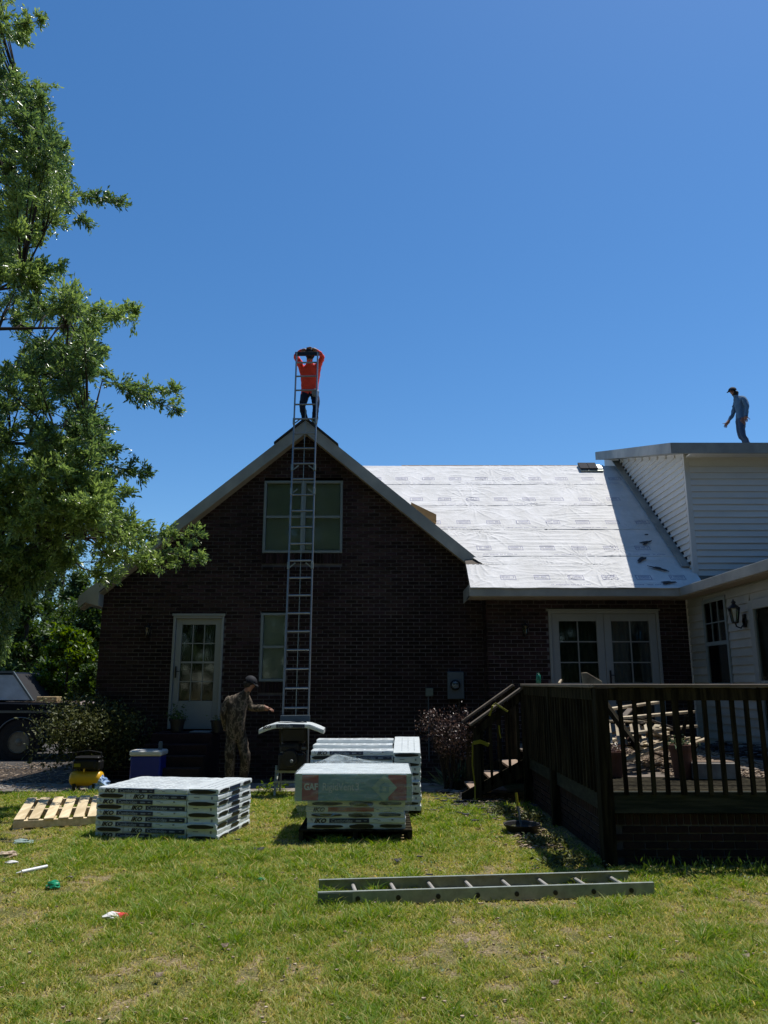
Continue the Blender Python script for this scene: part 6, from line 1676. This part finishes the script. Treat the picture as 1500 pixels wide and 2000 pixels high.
for (a, b, kd) in clusters:
    if kd == 'spray': limbs_start = a
    src = min(nodes, key=lambda p: (p - (a or b)).length + (0 if p.z < b.z + .3 else (p.z - b.z)))
    st = a if a is not None else src.lerp(b, .35) + V3((0, 0, .1))
    limbs.tube([src, src.lerp(st, .5) + V3((0, 0, .06)), st, b], [.020, .016, .012, .004], 5)
    ln = (b - st).length
    if kd == 'spray': cnt, spread = 12 + int(ln * 16), .15
    else: cnt, spread = 13, .26
    d0 = (b - st).normalized()
    for k in range(cnt):
        f = r.uniform(.15, 1) if kd == 'spray' else r.uniform(.45, 1)
        base = st.lerp(b, f); dr_ = V3(r.normal(size=3)); dr_.normalize()
        dv = (d0 * .8 + dr_ * .9); dv.normalize(); tl = r.uniform(.10, .26) * (1 if kd == 'spray' else 1.45) * (1.1 - f * .4)
        e = base + dv * tl
        limbs.tube([base, e], [.004, .002], 3, cap=False)
        nlf = int(24 + tl * 70)
        fr_ = r.uniform(.1, 1.05, nlf)
        pb = np.array(base)[None] + (np.array(e) - np.array(base))[None] * fr_[:, None] + r.normal(size=(nlf, 3)) * .022
        Ctw.append(pb); Dtw.append(np.tile(np.array(dv), (nlf, 1)))
limbs.build('limbs', 'bark', oak, fixn=False)
Ctw = np.concatenate(Ctw); Dtw = np.concatenate(Dtw)
tn = np.clip(r.beta(1.6, 1.9, len(Ctw)) + .25 * np.sin(Ctw[:, 2] * 1.7 + Ctw[:, 0] * 1.1), 0, 1)
print('oak leaves', len(Ctw))
leaf_mesh('crown', Ctw, .062, 'oakleaf', oak, aspect=.36, jitter=.6, tone=tn, droop=.05, dirs=Dtw * .9)

# ------------------------------------------------------------------ woods behind on the left
def forest_tree(px, pyt, Y, wpx, mt, label, n=13000, size=.13, trunk=.14, group='trees in the wood behind the house', low=.15, lean=0):
    tp = at(px, pyt, Y); H = tp.z; W_ = at(px + wpx, pyt, Y).x - tp.x
    t = thing('woodland_tree', label, 'tree', (tp.x, Y, 0), group=group)
    m = MB(); m.tube([(tp.x, Y, 0), (tp.x + lean * .4, Y, H * .4), (tp.x + lean, Y, H * .95)], [trunk, trunk * .75, trunk * .15], 8)
    L_ = []
    for i in range(26):
        z = H * r.uniform(low, .97); k = math.sin(math.pi * min(1, max(.12, (z / H - low) / (1 - low) * .85 + .12))) 
        a = r.uniform(0, 6.28); rr = W_ * k * r.uniform(.2, .9); q = (tp.x + rr * math.cos(a), Y + rr * math.sin(a) * .8, z); L_.append((q, W_ * r.uniform(.22, .42)))
        m.tube([(tp.x, Y, z * .85), ((tp.x + q[0]) / 2, (Y + q[1]) / 2, z * .95), q], [trunk * .25, trunk * .15, .01], 5)
    m.build('trunk', 'bark', t, fixn=False)
    C = []
    for (q, s) in L_:
        k = n // len(L_); d = r.normal(size=(k, 3)); d /= np.linalg.norm(d, axis=1)[:, None]; C.append(np.array(q) + d * (r.uniform(.25, 1.05, k)[:, None]) * s * [1, 1, .75] * (1 + .25 * np.sin(d[:, :1] * 8 + q[0])))
    C = np.concatenate(C); leaf_mesh('crown', C, size, mt, t, aspect=.5, tone=r.beta(1.5, 2.2, len(C)), flat=.6)
FT = [(20, 1030, 27, 95, 'woodleaf', 'dark woodland tree at the left edge behind the oak'), (110, 1060, 30, 80, 'woodleaf', 'dark woodland tree right of the edge tree behind the truck'), (182, 1150, 26, 50, 'woodleaf', 'dark small woodland tree close to the house corner'), (60, 1160, 22, 75, 'woodleaf', 'low dark tree directly behind the parked truck'), (-40, 1000, 24, 100, 'woodleaf', 'tall dark tree half outside the left edge'), (150, 1110, 34, 60, 'woodleaf', 'farthest dark tree showing between its neighbours')]
for (px, pyt, Y, wpx, mt, lab) in FT: forest_tree(px, pyt, Y, wpx, mt, lab, size=.15)
forest_tree(140, 1215, 18.5, 55, 'limeleaf', 'bright lime green small tree behind the azalea bush', n=9000, size=.11, trunk=.05, group=None, low=.35)
forest_tree(85, 1290, 19.5, 50, 'woodleaf', 'dark understory bush behind the truck cab', n=7000, size=.10, trunk=.04, group=None, low=.05)
forest_tree(175, 1300, 17.5, 42, 'woodleaf', 'dark understory bush at the rear house corner', n=7000, size=.09, trunk=.04, group=None, low=.05)
for i, (px, pyt, Y, lab) in enumerate(((127, 1050, 36, 'slim pine trunk seen against the sky beside the house'), (98, 1060, 38, 'slim pine trunk left of the other bare trunks'), (65, 1040, 40, 'leaning bare trunk farthest left in the wood'))):
    tp = at(px, pyt, Y); t = thing('pine_tree', lab, 'tree', (tp.x, Y, 0), group='bare trunks in the wood')
    m = MB(); m.tube([(tp.x, Y, 0), (tp.x + .1, Y, tp.z * .6), (tp.x, Y, tp.z)], [.16, .13, .08], 8)
    for k in range(10): z = tp.z * r.uniform(.3, .95); a = r.uniform(0, 6.28); m.tube([(tp.x + .05, Y, z), (tp.x + 1.2 * math.cos(a), Y + 1.2 * math.sin(a), z + .3)], [.04, .012], 5)
    m.build('trunk', 'bark', t, fixn=False)
    C = r.normal(size=(2200, 3)) * [.9, .9, 1.6] + [tp.x, Y, tp.z * .8]; leaf_mesh('crown', C, .2, 'woodleaf', t, aspect=.12)
# dense backdrop of undergrowth
n = 30000
C = np.stack([r.uniform(-26, -4, n), 32 + r.normal(0, 1.5, n), np.abs(r.normal(0, 1.7, n)) * (1 + .3 * np.sin(r.uniform(0, 6, n)))], 1)
o = leaf_mesh('undergrowth', C, .26, 'woodleaf', aspect=.5, tone=r.beta(1.2, 3, n)); o['label'] = 'dense dark undergrowth at the back of the wood'; o['category'] = 'undergrowth'; stuff(o)

# woods on the far side of the yard: they show in the window glass
n = 52000
a_ = r.uniform(-1, 1, n) * 1.45; rr_ = r.uniform(22, 30, n); hz = r.uniform(0, 1, n) ** .8 * (11 + 3 * np.sin(a_ * 9) + 2 * np.sin(a_ * 23) + 9)
C = np.stack([np.sin(a_) * rr_, -np.cos(a_) * rr_ + 3, hz], 1)
o = leaf_mesh('facing_woods', C, .75, 'woodleaf', aspect=.6, tone=r.beta(1.4, 2.4, n)); o['label'] = 'dark woods across the yard mirrored in the window panes'; o['category'] = 'woods'; stuff(o)

n = 2600; cc_ = np.stack([r.uniform(-4.5, 4.5, 200), r.uniform(3.4, 11.5, 200)], 1); pick = r.integers(0, 200, n)
C = np.concatenate([cc_[pick] + r.normal(size=(n, 2)) * .07, r.uniform(.012, .03, n)[:, None]], 1); C = C[~((C[:, 0] > 1.9) & (C[:, 1] > 7.3))]
o = leaf_mesh('clover', C, .022, 'woodleaf', aspect=.8, flat=3, tone=r.beta(3, 2, len(C))); o['label'] = 'low broad leaved weeds dotted through the lawn'; o['category'] = 'weeds'; stuff(o)
def lawnpt():
    yy = random.uniform(3.3, 11); return (random.uniform(-1, 1) * yy * .55, yy, random.uniform(.012, .028))
litter("lawn_litter", 900, lawnpt, 'tag_pink', 'dry bits of leaf and twig scattered in the lawn', 'litter', .008, .028)
# ------------------------------------------------------------------ grass
def dens(x, y):
    return np.array([.55 * noise.noise(Vector((a * .7, b * .7, 4.2))) + .5 * noise.noise(Vector((a * 2.6, b * 2.6, 9.1))) + .55 * noise.noise(Vector((a * 7, b * 7, 1.1))) + .35 * noise.noise(Vector((a * 19, b * 19, 3.1))) for a, b in zip(x, y)])
N_ = 800000
u_ = r.uniform(0, 1, N_); y = 3.3 + (12.45 - 3.3) * u_ ** 1.15
x = r.uniform(-1, 1, N_) * (.56 * y + 1.0)
gx, gy = np.meshgrid(np.linspace(-8, 8, 560), np.linspace(3, 13, 350)); D = dens(gx.ravel(), gy.ravel()).reshape(gx.shape)
ix = np.clip(((x + 8) / 16 * 559).astype(int), 0, 559); iy = np.clip(((y - 3) / 10 * 349).astype(int), 0, 349); dn = D[iy, ix]
keep = r.uniform(0, 1, N_) < np.clip(.95 - 2.2 * np.clip(dn - .10, 0, 1) , .12, 1)
def inbox(a, b, c, d): return (x > a) & (x < b) & (y > c) & (y < d)
keep &= ~inbox(DKX - .02, 99, DKY - .02, 99); keep &= ~inbox(MX0 - .03, MX1 + .02, MY, MY + 1.0); keep &= ~inbox(bx, bx + 1.38, 10.15, 11.1)
keep &= ~inbox(1.1, 2.1, 11.2, 13); 
cL, sL = math.cos(-LSA), math.sin(-LSA); lx = (x - lo.x) * cL - (y - lo.y) * sL; ly = (x - lo.x) * sL + (y - lo.y) * cL
keep &= ~((lx > .03) & (lx < 1.37) & (ly > .04) & (ly < 1.0))
keep &= ~((y > 12.2) & (r.uniform(0, 1, N_) < .8))
keep &= ~((x > 1.0) & (x < 2.1) & (y > 8.1) & (x > DKX - .35) & (r.uniform(0, 1, N_) < .85))
x, y, dn = x[keep], y[keep], dn[keep]; n = len(x); print('grass blades', n)
hgt = (.016 + .018 * r.uniform(0, 1, n)) * np.clip(1.1 - dn * 1.5, .45, 1.9)
tall = (r.uniform(0, 1, n) < .02) | ((dn < -.42) & (r.uniform(0, 1, n) < .5)); hgt[tall] *= 1.7
ang = r.uniform(0, 6.283, n); wd = .0030 + .0022 * r.uniform(0, 1, n); wd *= np.clip(y / 7, .8, 1.7)
ln_ = r.uniform(.3, 2.0, n) * hgt; la_ = r.uniform(0, 6.283, n)
dx, dy = np.cos(ang) * wd, np.sin(ang) * wd; bxx_, byy_ = np.cos(la_) * ln_, np.sin(la_) * ln_
z0 = np.zeros(n) - .002
V = np.stack([np.stack([x - dx, y - dy, z0], 1), np.stack([x + dx, y + dy, z0], 1), np.stack([x + dx * .8 + bxx_ * .35, y + dy * .8 + byy_ * .35, hgt * .6], 1), np.stack([x - dx * .8 + bxx_ * .35, y - dy * .8 + byy_ * .35, hgt * .6], 1), np.stack([x + bxx_, y + byy_, hgt], 1)], 1).reshape(-1, 3)
b5 = np.arange(n)[:, None] * 5
me = bpy.data.meshes.new('grass'); me.vertices.add(5 * n); me.vertices.foreach_set('co', V.ravel())
F = np.concatenate([b5 + [0, 1, 2, 3], b5 + [3, 2, 4]], 1).reshape(-1)
me.loops.add(7 * n); me.loops.foreach_set('vertex_index', F)
ls = np.stack([np.arange(n) * 7, np.arange(n) * 7 + 4], 1).ravel(); lt = np.tile([4, 3], n)
me.polygons.add(2 * n); me.polygons.foreach_set('loop_start', ls); me.polygons.foreach_set('loop_total', lt); me.update()
tone = np.clip(r.beta(1.2, 2.8, n) + np.clip(dn, -.4, .6) * .75, 0, 1); straw = r.uniform(0, 1, n) < .08 + np.clip(dn, 0, .5) * .35; tone[straw] = r.uniform(.75, 1, straw.sum())
at_ = me.attributes.new('tone', 'FLOAT', 'POINT'); at_.data.foreach_set('value', np.repeat(tone, 5))
me.materials.append(M['grass']); go = bpy.data.objects.new('grass', me); COL.objects.link(go); stuff(go)
go['label'] = 'short patchy green and straw coloured lawn grass'; go['category'] = 'grass'
